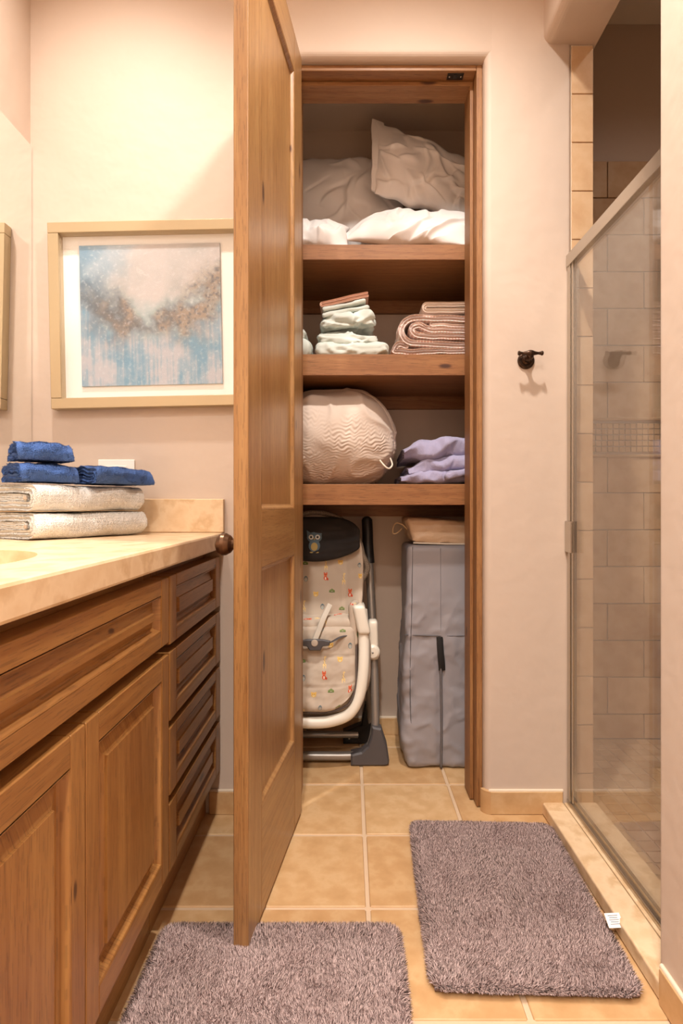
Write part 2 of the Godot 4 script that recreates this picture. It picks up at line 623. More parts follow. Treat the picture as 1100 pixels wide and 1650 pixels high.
func make_materials() -> void:
	var wt: Texture2D = wood_image()[0]
	wood("door_wood", col(224, 208, 186), 0.36, wt, 0.25)
	wood("cabinet_wood", col(214, 187, 148), 0.38, wt, 0.2)
	wood("shelf_wood", col(210, 178, 154), 0.5, wt)
	wood("jamb_wood", col(216, 192, 170), 0.5, wt)
	var fine := noise_tex(2, 0.09, [], 256, 3)
	var soft := noise_tex(3, 0.02, [], 256, 3)
	var m := mat("plaster", col(203, 184, 168), 0.62)
	bump(m, soft, 0.12)
	triplanar(m, 2.0)
	m = mat("ceiling_paint", col(232, 222, 210), 0.8)
	m = stone("travertine", col(238, 226, 211), 21, 0.3, 1.6, col(232, 208, 176), col(244, 226, 200), col(222, 196, 162))
	for i in 4:
		var tint: Color = [col(214, 186, 150), col(210, 180, 143), col(218, 192, 157), col(206, 176, 140)][i]
		m = stone("floor_tile_%d" % i, tint, 40, 0.42, 1.9, col(224, 204, 176), col(236, 218, 194), col(246, 234, 216))
		if i > 0: m.albedo_texture = M["floor_tile_0"].albedo_texture
	mat("grout", col(206, 178, 148), 0.85)
	for i in 3:
		var tint: Color = [col(212, 186, 156), col(206, 178, 146), col(220, 196, 168)][i]
		m = stone("shower_tile_%d" % i, tint, 50, 0.5, 1.6, col(232, 212, 190), col(244, 230, 212), col(250, 240, 226))
		if i > 0: m.albedo_texture = M["shower_tile_0"].albedo_texture
	mat("grout_pale", col(222, 204, 182), 0.85)
	mat("mirror", col(246, 246, 244), 0.0, 1.0)
	m = mat("glass", Color(0.9, 0.95, 0.93, 0.04), 0.0)
	m.transparency = BaseMaterial3D.TRANSPARENCY_ALPHA
	m = mat("picture_glass", Color(0.95, 0.97, 0.96, 0.03), 0.0)
	m.transparency = BaseMaterial3D.TRANSPARENCY_ALPHA
	m.metallic_specular = 0.12
	mat("nickel", col(196, 190, 180), 0.22, 1.0)
	mat("bronze", col(74, 58, 48), 0.25, 0.9)
	mat("knob_bronze", col(112, 84, 64), 0.3, 0.85)
	mat("dark_metal", col(62, 52, 44), 0.4, 0.8)
	mat("gold_frame", col(192, 172, 138), 0.34, 0.4)
	mat("mat_board", col(244, 242, 238), 0.8)
	m = mat("painting", Color.WHITE, 0.55)
	m.albedo_texture = painting_image()
	mat("white_plastic", col(238, 236, 230), 0.35)
	mat("slot_black", col(28, 26, 25), 0.6)
	# cloth
	for a in [["white_terry", col(241, 239, 234)], ["blue_terry", col(66, 100, 164)]]:
		m = mat(a[0], a[1], 0.95)
		bump(m, fine, 0.5)
		triplanar(m, 14.0, false)
		m.rim_enabled = true
		m.rim = 0.5
		m.rim_tint = 0.6
	var weave := noise_tex(4, 0.16, [], 256, 2)
	for a in [["white_cotton", col(236, 231, 228)], ["mint_cotton", col(206, 212, 204)], ["pink_cotton", col(214, 168, 146)], ["greige_cotton", col(204, 184, 168)], ["beige_quilt", col(208, 190, 176)], ["hem_cream", col(230, 220, 204)]]:
		m = mat(a[0], a[1], 0.85)
		bump(m, weave, 0.04)
		triplanar(m, 9.0, false)
	m = mat("lavender_fleece", col(160, 156, 186), 0.9)
	bump(m, fine, 0.1)
	triplanar(m, 9.0, false)
	m.rim_enabled = true
	m.rim = 0.9
	m.rim_tint = 0.4
	m = mat("waffle_pink", Color.WHITE, 0.9)
	var wf := waffle_image()
	var wim := wf.get_image()
	var wc := Image.create(64, 64, false, Image.FORMAT_RGB8)
	for y in 64:
		for x in 64: wc.set_pixel(x, y, col(216, 168, 152).lerp(col(246, 230, 222), wim.get_pixel(x, y).r))
	m.albedo_texture = ImageTexture.create_from_image(wc)
	m.heightmap_enabled = true
	m.heightmap_texture = wf
	m.heightmap_scale = 0.06
	m.uv1_scale = Vector3(1.0 / 0.022, 1.0 / 0.022, 1)
	m = mat("rug_pile", Color.WHITE, 0.9)
	m.vertex_color_use_as_albedo = true
	mat("rug_backing", col(120, 102, 100), 0.95)
	m = mat("rug_tag", col(238, 236, 232), 0.7)
	# high chair, bags
	m = mat("print_cloth", Color.WHITE, 0.85)
	m.albedo_texture = critter_image(col(198, 182, 165))
	m.uv1_scale = Vector3(3.5, -3.5, 1)
	mat("black_cloth", col(38, 32, 30), 0.85)
	m = mat("speckled_trim", Color.WHITE, 0.85)
	m.albedo_texture = noise_tex(7, 0.12, [[0.0, col(60, 50, 44)], [0.5, col(84, 70, 60)], [0.62, col(190, 174, 154)], [1.0, col(200, 184, 164)]], 256, 2)
	triplanar(m, 14.0, false)
	mat("piping", col(92, 80, 74), 0.8)
	mat("cream_plastic", col(234, 226, 212), 0.35)
	mat("taupe_plastic", col(188, 172, 156), 0.45)
	mat("grey_metal", col(150, 144, 138), 0.35, 0.5)
	mat("dark_plastic", col(78, 74, 76), 0.5)
	mat("black_plastic", col(30, 28, 28), 0.45)
	mat("strap_cloth", col(206, 196, 182), 0.85)
	mat("owl_blue", col(86, 104, 116), 0.85)
	mat("owl_white", col(214, 214, 208), 0.85)
	mat("owl_gold", col(176, 150, 90), 0.85)
	m = mat("grey_nylon", col(150, 146, 151), 0.48)
	bump(m, weave, 0.02)
	triplanar(m, 12.0, false)
	mat("zip_grey", col(104, 100, 102), 0.5)
	mat("seam_grey", col(92, 88, 92), 0.8)
	mat("black_strap", col(22, 20, 20), 0.7)
	m = mat("wrapped_linen", col(206, 176, 146), 0.4)
	bump(m, weave, 0.05)
	triplanar(m, 6.0, false)
	mat("cord", col(206, 178, 140), 0.8)
	mat("sink_ceramic", col(232, 212, 188), 0.2)
	m = mat("lamp_glow", Color.WHITE, 0.5)
	m.emission_enabled = true
	m.emission = Color(1.0, 0.9, 0.78)
	m.emission_energy_multiplier = 6.0
	mat("lamp_trim", col(240, 238, 232), 0.5)


# ---------------------------------------------------------------- camera and light
func set_camera() -> void:
	# lens axis level, along -z; the frame is shifted a little from the axis
	var cam := Camera3D.new()
	cam.name = "camera"
	cam.near = 0.05
	cam.far = 40.0
	cam.projection = Camera3D.PROJECTION_FRUSTUM
	cam.size = 0.05 * 1650.0 / 905.0
	cam.frustum_offset = Vector2(-12.0, -13.0) * 0.05 / 905.0
	cam.position = Vector3(0, 1.0, 0)
	add_child(cam)
	var env := Environment.new()
	env.background_mode = Environment.BG_COLOR
	env.background_color = Color.BLACK
	env.tonemap_mode = Environment.TONE_MAPPER_LINEAR
	env.tonemap_exposure = 0.39
	env.sdfgi_enabled = true
	env.ssao_enabled = true
	env.ssil_enabled = true
	var we := WorldEnvironment.new()
	we.name = "world"
	we.environment = env
	add_child(we)

func downlight(at: Vector3, energy: float, angle: float, label: String) -> void:
	var o := thing("recessed_downlight", label, "downlight", at, 0.0, "recessed ceiling downlights")
	put("trim_ring", lathe([Vector2(0.055, 0.0), Vector2(0.055, -0.004), Vector2(0.085, -0.004), Vector2(0.088, -0.001), Vector2(0.088, 0.0)], 32), M.lamp_trim, o)
	put("lens", lathe([Vector2(0.0, -0.001), Vector2(0.055, -0.001), Vector2(0.055, 0.0), Vector2(0.0, 0.0)], 24), M.lamp_glow, o)
	var s := SpotLight3D.new()
	s.name = "downlight_beam"
	s.light_color = Color(1.0, 0.972, 0.938)
	s.light_energy = energy
	s.spot_angle = angle
	s.spot_angle_attenuation = 0.9
	s.spot_range = 12.0
	s.spot_attenuation = 2.0
	s.light_size = 0.045
	s.shadow_enabled = true
	o.add_child(s)
	s.position = Vector3(0, -0.02, 0)
	s.rotation.x = -PI / 2


# ---------------------------------------------------------------- structure
func structure(called: String, label: String, category: String, at := Vector3.ZERO) -> Node3D:
	return thing(called, label, category, at, 0.0, "", "structure")

func plan_wall(called: String, parent: Node3D, pts: Array, y0: float, y1: float, m: Material) -> void:
	# plan outline in (x, z), extruded upwards
	var g := Geo.new()
	var poly := PackedVector2Array()
	for p in pts: poly.append(p)
	var cw := Geometry2D.is_polygon_clockwise(poly)
	var k := poly.size()
	# smooth the normals where the outline turns gently
	var en := PackedVector2Array()
	for i in k:
		var e := (poly[(i + 1) % k] - poly[i]).normalized()
		en.append(Vector2(-e.y, e.x) if cw else Vector2(e.y, -e.x))
	for i in k:
		var p := poly[i]; var q := poly[(i + 1) % k]
		var n0 := en[i]; var n1 := en[i]
		if en[i].dot(en[(i + k - 1) % k]) > 0.8: n0 = (en[i] + en[(i + k - 1) % k]).normalized()
		if en[i].dot(en[(i + 1) % k]) > 0.8: n1 = (en[i] + en[(i + 1) % k]).normalized()
		var a := g.vert(Vector3(p.x, y0, p.y), Vector3(n0.x, 0, n0.y), Vector2(p.x + p.y, y0))
		var b := g.vert(Vector3(q.x, y0, q.y), Vector3(n1.x, 0, n1.y), Vector2(q.x + q.y, y0))
		var c := g.vert(Vector3(q.x, y1, q.y), Vector3(n1.x, 0, n1.y), Vector2(q.x + q.y, y1))
		var d := g.vert(Vector3(p.x, y1, p.y), Vector3(n0.x, 0, n0.y), Vector2(p.x + p.y, y1))
		g.quad(a, b, c, d)
	var tris := Geometry2D.triangulate_polygon(poly)
	for s in [0, 1]:
		var f := g.v.size()
		for p in poly: g.vert(Vector3(p.x, y1 if s else y0, p.y), Vector3.UP if s else Vector3.DOWN, p)
		for t in range(0, tris.size(), 3): g.tri(f + tris[t], f + tris[t + 1], f + tris[t + 2])
	put(called, g.commit(), m, parent)

func arc(cx: float, cy: float, r: float, a0: float, a1: float, n := 6) -> Array:
	var out := []
	for i in n + 1:
		var a := deg_to_rad(lerpf(a0, a1, float(i) / n))
		out.append(Vector2(cx + cos(a) * r, cy + sin(a) * r))
	return out

func build_shell() -> void:
	# floor with its tiles
	var f := structure("floor", "beige twelve inch stone tile floor of the bathroom and closet", "floor")
	box_between("floor_slab", Vector3(SIDE - 0.1, -0.16, CLOSET - 0.1), Vector3(0.80, -0.0035, 1.7), M.grout, f, 0.001)
	var tile_mesh := cbox(Vector3(0.297, 0.012, 0.298), 0.004)
	for i in range(-4, 3):
		for j in range(-6, 8):
			var cx := 0.047 + 0.3065 * (i + 0.5)
			var cz := -1.698 + 0.3065 * (j + 0.5) - 0.3065 * 3.0 + 0.3065
			if cx > 0.75 or cx < SIDE or cz < CLOSET - 0.1 or cz > 1.6: continue
			var t := put("floor_tile", tile_mesh, M["floor_tile_%d" % rng.randi_range(0, 3)], f, Vector3(cx, -0.006 + rng.randf_range(-0.0006, 0.0006), cz))
			t.rotation.y = rng.randf_range(-0.004, 0.004)
	# ceiling
	var c := structure("ceiling", "plain pale ceiling over the bathroom", "ceiling")
	box_between("ceiling_slab", Vector3(SIDE - 0.1, CEIL, CLOSET - 0.1), Vector3(1.8, CEIL + 0.1, 1.7), M.ceiling_paint, c)
	# wall behind the vanity, and the walls behind the camera
	var wl := structure("wall_left", "cream plaster wall behind the vanity mirror", "wall")
	box_between("plaster", Vector3(SIDE - 0.1, 0, BACK - 0.12), Vector3(SIDE, CEIL, 1.7), M.plaster, wl)
	var wn := structure("wall_front", "cream plaster wall at the near end of the bathroom", "wall")
	box_between("plaster", Vector3(SIDE, 0, 1.6), Vector3(0.80, CEIL, 1.7), M.plaster, wn)
	# wall with the closet opening, rounded edges
	var wb := structure("wall_back", "cream plaster wall with rounded corners around the closet opening", "wall")
	var th := 0.12
	var r := 0.022
	var ol := -0.195
	var orr := 0.440
	var ot := 2.447
	var left := [Vector2(SIDE, BACK), Vector2(SIDE, BACK - th)]
	left.append(Vector2(ol, BACK - th))
	left.append_array(arc(ol - r, BACK - r, r, 0, 90))
	plan_wall("plaster", wb, left, 0, CEIL, M.plaster)
	var right := []
	right.append_array(arc(orr + r, BACK - r, r, 90, 180))
	right.append(Vector2(orr, BACK - th))
	right.append(Vector2(0.719, BACK - th))
	right.append_array(arc(0.719 - 0.012, BACK - 0.012, 0.012, 0, 90))
	plan_wall("plaster", wb, right, 0, CEIL, M.plaster)
	var g := Geo.new()
	var head := [Vector2(BACK, CEIL), Vector2(BACK - th, CEIL), Vector2(BACK - th, ot)]
	head.append_array(arc(BACK - r, ot + r, r, 270, 360))
	var hp := PackedVector2Array()
	for p in head: hp.append(p)
	# profile in (z, y) run along x
	var bs := Basis(Vector3(0, 0, 1), Vector3(0, 1, 0), Vector3(-1, 0, 0))
	add_prism(g, hp, -(orr + r), -(ol - r), 0.0, bs)
	put("plaster", g.commit(), M.plaster, wb)
	# closet inside
	var ci := structure("wall_closet", "cream plaster walls and ceiling inside the linen closet", "wall")
	box_between("far_face", Vector3(-0.60, 0, CLOSET - 0.1), Vector3(0.74, 2.75, CLOSET), M.plaster, ci)
	box_between("side_face", Vector3(-0.60, 0, CLOSET), Vector3(-0.50, 2.75, BACK - th), M.plaster, ci)
	box_between("side_face", Vector3(0.60, 0, CLOSET), Vector3(0.70, 2.75, BACK - th), M.plaster, ci)
	box_between("closet_ceiling", Vector3(-0.60, 2.62, CLOSET), Vector3(0.70, 2.75, BACK - th), M.plaster, ci)
	# shower partition: wall beside the camera, and the beam over the shower opening
	var wr := structure("wall_right", "cream plaster wall end at the near side of the shower", "wall")
	var p := [Vector2(SHOWER, 1.6), Vector2(0.80, 1.6), Vector2(0.80, -1.15)]
	p.append_array(arc(SHOWER + 0.02, -1.13, 0.02, 270, 180))
	plan_wall("plaster", wr, p, 0, CEIL, M.plaster)
	var bm := structure("wall_header", "rounded plaster beam above the shower opening", "beam")
	var prof := [Vector2(0.80, CEIL), Vector2(SHOWER, CEIL)]
	prof.append_array(arc(SHOWER + 0.03, 2.487 + 0.03, 0.03, 180, 270))
	prof.append(Vector2(0.80, 2.487))
	g = Geo.new()
	var pp := PackedVector2Array()
	for q in prof: pp.append(q)
	add_prism(g, pp, BACK - 0.02, -1.13)
	put("plaster", g.commit(), M.plaster, bm)
	# shower room
	var ws := structure("wall_shower", "tan tiled shower wall seen through the glass, plain plaster above", "wall")
	box_between("backing", Vector3(0.79, -0.1, -2.50), Vector3(1.80, CEIL, -2.40), M.plaster, ws)
	var row := 0
	var y := 2.46
	while y > 0.02:
		var h := minf(0.157, y)
		if row != 7:
			var x := 0.79 - (0.155 if row % 2 else 0.0)
			while x < 1.7:
				var x0 := maxf(x, 0.79)
				var tl := put("wall_tile", cbox(Vector3(snappedf(x + 0.31 - x0, 0.005) - 0.003, snappedf(h, 0.001) - 0.003, 0.012), 0.002), M["shower_tile_%d" % rng.randi_range(0, 2)], ws)
				tl.position = Vector3((x0 + x + 0.31) * 0.5, y - h * 0.5, -2.396 + rng.randf_range(-0.001, 0.001))
				x += 0.31
		else:
			g = Geo.new()
			var x := 0.80
			while x < 1.7:
				for k in 5:
					add_cbox(g, Vector3(x + 0.0125, y - 0.0285 - k * 0.025, -2.397 + rng.randf_range(-0.001, 0.001)), Vector3(0.022, 0.022, 0.01), 0.002)
				x += 0.025
			put("mosaic_band", g.commit(), M.shower_tile_1, ws).set_meta("kind", "stuff")
			for e in [0.0, 1.0]:
				box_between("pencil_trim", Vector3(0.79, y - 0.157 * e - 0.006 + 0.0, -2.402), Vector3(1.75, y - 0.157 * e + 0.006, -2.382), M.shower_tile_1, ws, 0.004)
		y -= 0.157
		row += 1
	box_between("side_face", Vector3(0.719, -0.1, -2.40), Vector3(0.79, CEIL, BACK - 0.012), M.plaster, ws)
	box_between("side_face", Vector3(1.70, -0.1, -2.40), Vector3(1.80, CEIL, -0.7), M.shower_tile_0, ws)
	box_between("side_face", Vector3(0.80, -0.1, -0.80), Vector3(1.70, CEIL, -0.7), M.plaster, ws)
	# tiled end of the partition beside the shower door
	var tj := structure("trim_1", "narrow column of tan travertine tiles beside the shower door", "tile trim")
	box_between("grout_bed", Vector3(0.7195, 0, BACK - 0.012), Vector3(0.79, 2.487, BACK - 0.004), M.grout_pale, tj, 0.0005)
	y = 2.483
	while y > 0.03:
		var h := minf(0.157, y - 0.0)
		put("trim_tile", cbox(Vector3(0.0685, h - 0.003, 0.012), 0.0015), M["shower_tile_%d" % rng.randi_range(0, 2)], tj, Vector3(0.7555, y - h * 0.5, BACK - 0.005))
		y -= 0.157
	# shower floor of small tiles
	var sf := structure("floor_shower", "small square tan mosaic tiles on the shower floor", "floor")
	box_between("mortar_bed", Vector3(0.79, -0.12, -2.40), Vector3(1.70, -0.0035, -0.8), M.grout, sf, 0.001)
	var sm := cbox(Vector3(0.048, 0.01, 0.048), 0.0025)
	for i in 11:
		for j in 26:
			put("mosaic_tile", sm, M["shower_tile_%d" % rng.randi_range(0, 2)], sf, Vector3(0.825 + i * 0.0515, -0.005 + rng.randf_range(-0.0007, 0.0007), -2.365 + j * 0.0515))
	# kerb under the shower door
	var k := structure("trim_2", "low travertine kerb under the shower door", "kerb")
	box_between("kerb_stone", Vector3(0.622, 0, BACK + 0.001), Vector3(0.692, 0.040, -1.12), M.travertine, k, 0.006)
	box_between("kerb_stone", Vector3(0.6935, 0, BACK + 0.001), Vector3(0.80, 0.036, -1.14), M.travertine, k, 0.003)
	# tile base along the walls, caulked on top
	base_run("baseboard_back", "tan tile baseboard at the foot of the wall below the robe hook", Vector3(0.452, 0, BACK), Vector3(0.69, 0, BACK), Vector3(0, 0, 1))
	base_run("baseboard_left", "tan tile baseboard between the vanity and the open door", Vector3(-0.452, 0, BACK), Vector3(-0.205, 0, BACK), Vector3(0, 0, 1))
	base_run("baseboard_closet", "tan tile baseboard inside the closet behind the high chair", Vector3(-0.49, 0, CLOSET), Vector3(0.59, 0, CLOSET), Vector3(0, 0, 1))
	base_run("baseboard_right", "tan tile baseboard along the near wall end by the rug", Vector3(SHOWER, 0, -1.125), Vector3(SHOWER, 0, 1.59), Vector3(-1, 0, 0))
	# rounded base corner at the closet opening
	var bc: Node3D = get_node("baseboard_back")
	var ring := []
	var inner := arc(orr + r, BACK - r, r, 100, 170, 6)
	var outer := arc(orr + r, BACK - r, r + 0.012, 170, 100, 6)
	ring.append_array(inner)
	ring.append_array(outer)
	plan_wall("corner_tile", bc, ring, 0, 0.074, M.floor_tile_1)

func base_run(called: String, label: String, a: Vector3, b: Vector3, out: Vector3) -> void:
	var o := structure(called, label, "baseboard")
	var d := (b - a).normalized()
	var l := a.distance_to(b)
	var at := 0.0
	while at < l - 0.01:
		var w := minf(0.3065, l - at)
		var size := (d.abs() * (w - 0.003)) + Vector3(0, 0.074, 0) + out.abs() * 0.012
		put("base_tile", cbox(size.snapped(Vector3.ONE * 0.001), 0.003), M["floor_tile_%d" % rng.randi_range(0, 3)], o, a + d * (at + w * 0.5) + out * 0.006 + Vector3(0, 0.037, 0))
		at += 0.3065
	var g := Geo.new()
	add_tube(g, PackedVector3Array([a + Vector3(0, 0.074, 0) + out * 0.004, b + Vector3(0, 0.074, 0) + out * 0.004]), 0.006, 0.005, 8)
	put("caulk_bead", g.commit(), M.grout_pale, o)


# ---------------------------------------------------------------- door, jamb
func build_door() -> void:
	var j := structure("trim_3", "knotty wood door frame around the linen closet", "door frame")
	var z0 := BACK - 0.032
	var z1 := -2.0
	for s in [[-0.194, -0.174], [0.4195, 0.4395]]:
		box_between("jamb_post", Vector3(s[0], 0.003, z1), Vector3(s[1], 2.446, z0), M.jamb_wood, j, 0.002)
	box_between("jamb_head", Vector3(-0.174, 2.426, z1), Vector3(0.4195, 2.446, z0), M.jamb_wood, j, 0.002)
	box_between("stop", Vector3(-0.174, 0.004, z1 + 0.02), Vector3(-0.162, 2.414, z0 - 0.045), M.jamb_wood, j, 0.002)
	box_between("stop", Vector3(0.4075, 0.004, z1 + 0.02), Vector3(0.4195, 2.414, z0 - 0.045), M.jamb_wood, j, 0.002)
	box_between("stop", Vector3(-0.174, 2.410, z1 + 0.02), Vector3(0.4195, 2.4255, z0 - 0.045), M.jamb_wood, j, 0.002)
	var cp := box_between("catch_plate", Vector3(0.327, 2.4235, -1.888), Vector3(0.381, 2.426, -1.858), M.dark_metal, j, 0.001)
	put("catch_hole", lathe([Vector2(0, -0.003), Vector2(0.006, -0.003), Vector2(0.008, -0.001), Vector2(0.008, 0.001)], 16), M.slot_black, cp)
	for sx in [-1, 1]:
		put("screw", lathe([Vector2(0, -0.0025), Vector2(0.002, -0.0022), Vector2(0.0032, -0.001)], 12), M.nickel, cp, Vector3(sx * 0.019, 0, 0))

	# the leaf: hinge at the origin, local +x towards the free edge, the seen face at local z = 0, facing -z
	var d := thing("door_1", "open knotty alder door with two panels and a bronze knob", "door", Vector3(-0.152, 0.012, -1.812), deg_to_rad(-97.1), "", "structure")
	var w := 0.572
	var t := 0.035
	var H := 2.422
	var st := 0.108
	box_between("stile", Vector3(0.003, 0, 0), Vector3(st, H, t), M.door_wood, d, 0.0025)
	box_between("stile", Vector3(w - st, 0, 0), Vector3(w, H, t), M.door_wood, d, 0.0025)
	for y in [[0.0, 0.265], [0.835, 0.975], [2.302, H]]:
		box_between("rail", Vector3(st + 0.0004, y[0], 0.0004), Vector3(w - st - 0.0004, y[1], t - 0.0004), M.door_wood, d, 0.001)
	for y in [[0.265, 0.835], [0.975, 2.302]]:
		for face in [0, 1]:
			var pr := [Vector2(0, -0.0005), Vector2(0.004, -0.002), Vector2(0.009, -0.010), Vector2(0.013, -0.0115)]
			var pn := put("panel", ring_panel(w - 2 * st, y[1] - y[0], pr, woff()), M.door_wood, d, Vector3(w * 0.5, (y[0] + y[1]) * 0.5, 0.0 if face == 0 else t))
			pn.rotation.y = PI if face == 0 else 0.0
	# egg-shaped knob on the far face
	var kb := put("knob", lathe([Vector2(0, 0.062), Vector2(0.012, 0.0605), Vector2(0.0215, 0.055), Vector2(0.0265, 0.045), Vector2(0.026, 0.037), Vector2(0.0205, 0.027), Vector2(0.013, 0.0205), Vector2(0.0105, 0.015), Vector2(0.0115, 0.006), Vector2(0.013, 0.003)], 28), M.knob_bronze, d, Vector3(w - 0.06, 0.894, t))
	kb.rotation.x = PI / 2
	put("rose", lathe([Vector2(0.011, 0.009), Vector2(0.020, 0.007), Vector2(0.027, 0.004), Vector2(0.029, 0.0), Vector2(0, 0)], 28), M.knob_bronze, kb)
	for y in [0.2, 1.2, 2.2]:
		put("hinge", lathe([Vector2(0, 0.05), Vector2(0.005, 0.048), Vector2(0.005, -0.048), Vector2(0, -0.05)], 12), M.dark_metal, d, Vector3(0.0, y, t * 0.5))


# ---------------------------------------------------------------- vanity
func front(called: String, parent: Node3D, z0: float, z1: float, y0: float, y1: float, st: float, rl: float) -> void:
	# a framed front with a raised field; z0 nearer the far wall (smaller z), faces +x
	var w := z1 - z0
	var h := y1 - y0
	var t := 0.044
	var o := Node3D.new()
	o.name = called
	parent.add_child(o, true)
	o.position = Vector3(FACE - t, y0, z1)
	o.rotation.y = PI / 2     # local x runs towards the far wall, local z towards the room
	var wide := w > h
	box_between("stile", Vector3(0, 0, 0), Vector3(st, h, t), M.cabinet_wood, o, 0.0025)
	box_between("stile", Vector3(w - st, 0, 0), Vector3(w, h, t), M.cabinet_wood, o, 0.0025)
	box_between("rail", Vector3(st + 0.0003, 0, 0.0002), Vector3(w - st - 0.0003, rl, t - 0.0003), M.cabinet_wood, o, 0.0025)
	box_between("rail", Vector3(st + 0.0003, h - rl, 0.0002), Vector3(w - st - 0.0003, h, t - 0.0003), M.cabinet_wood, o, 0.0025)
	var pr := [Vector2(0, -0.001), Vector2(0.003, -0.002), Vector2(0.005, -0.006), Vector2(0.008, -0.0135), Vector2(0.011, -0.017), Vector2(0.015, -0.017)]
	pr.append_array([Vector2(0.040, -0.0085), Vector2(0.0405, -0.004)] if h > 0.3 else [Vector2(0.032, -0.0085), Vector2(0.0325, -0.003)])
	put("raised_panel", ring_panel(w - 2 * st, h - 2 * rl, pr, woff(), wide), M.cabinet_wood, o, Vector3(w * 0.5, h * 0.5, t))

func carcass(o: Node3D, z0: float, z1: float, bars: Array) -> void:
	# open box with a face frame set back behind the fronts
	var xf := FACE - 0.045
	box_between("side_panel", Vector3(SIDE + 0.001, 0.10, z0), Vector3(xf - 0.02, 0.857, z0 + 0.018), M.cabinet_wood, o)
	box_between("side_panel", Vector3(SIDE + 0.001, 0.10, z1 - 0.018), Vector3(xf - 0.02, 0.857, z1), M.cabinet_wood, o)
	box_between("bottom_panel", Vector3(SIDE + 0.001, 0.10, z0 + 0.018), Vector3(xf - 0.02, 0.118, z1 - 0.018), M.cabinet_wood, o)
	box_between("face_frame", Vector3(xf - 0.02, 0.10, z0), Vector3(xf, 0.857, z0 + 0.04), M.cabinet_wood, o)
	box_between("face_frame", Vector3(xf - 0.02, 0.10, z1 - 0.04), Vector3(xf, 0.857, z1), M.cabinet_wood, o)
	box_between("face_frame", Vector3(xf - 0.02, 0.815, z0 + 0.04), Vector3(xf, 0.857, z1 - 0.04), M.cabinet_wood, o)
	box_between("face_frame", Vector3(xf - 0.02, 0.10, z0 + 0.04), Vector3(xf, 0.15, z1 - 0.04), M.cabinet_wood, o)
	for y in bars:
		box_between("face_frame", Vector3(xf - 0.02, y - 0.02, z0 + 0.04), Vector3(xf, y + 0.02, z1 - 0.04), M.cabinet_wood, o)

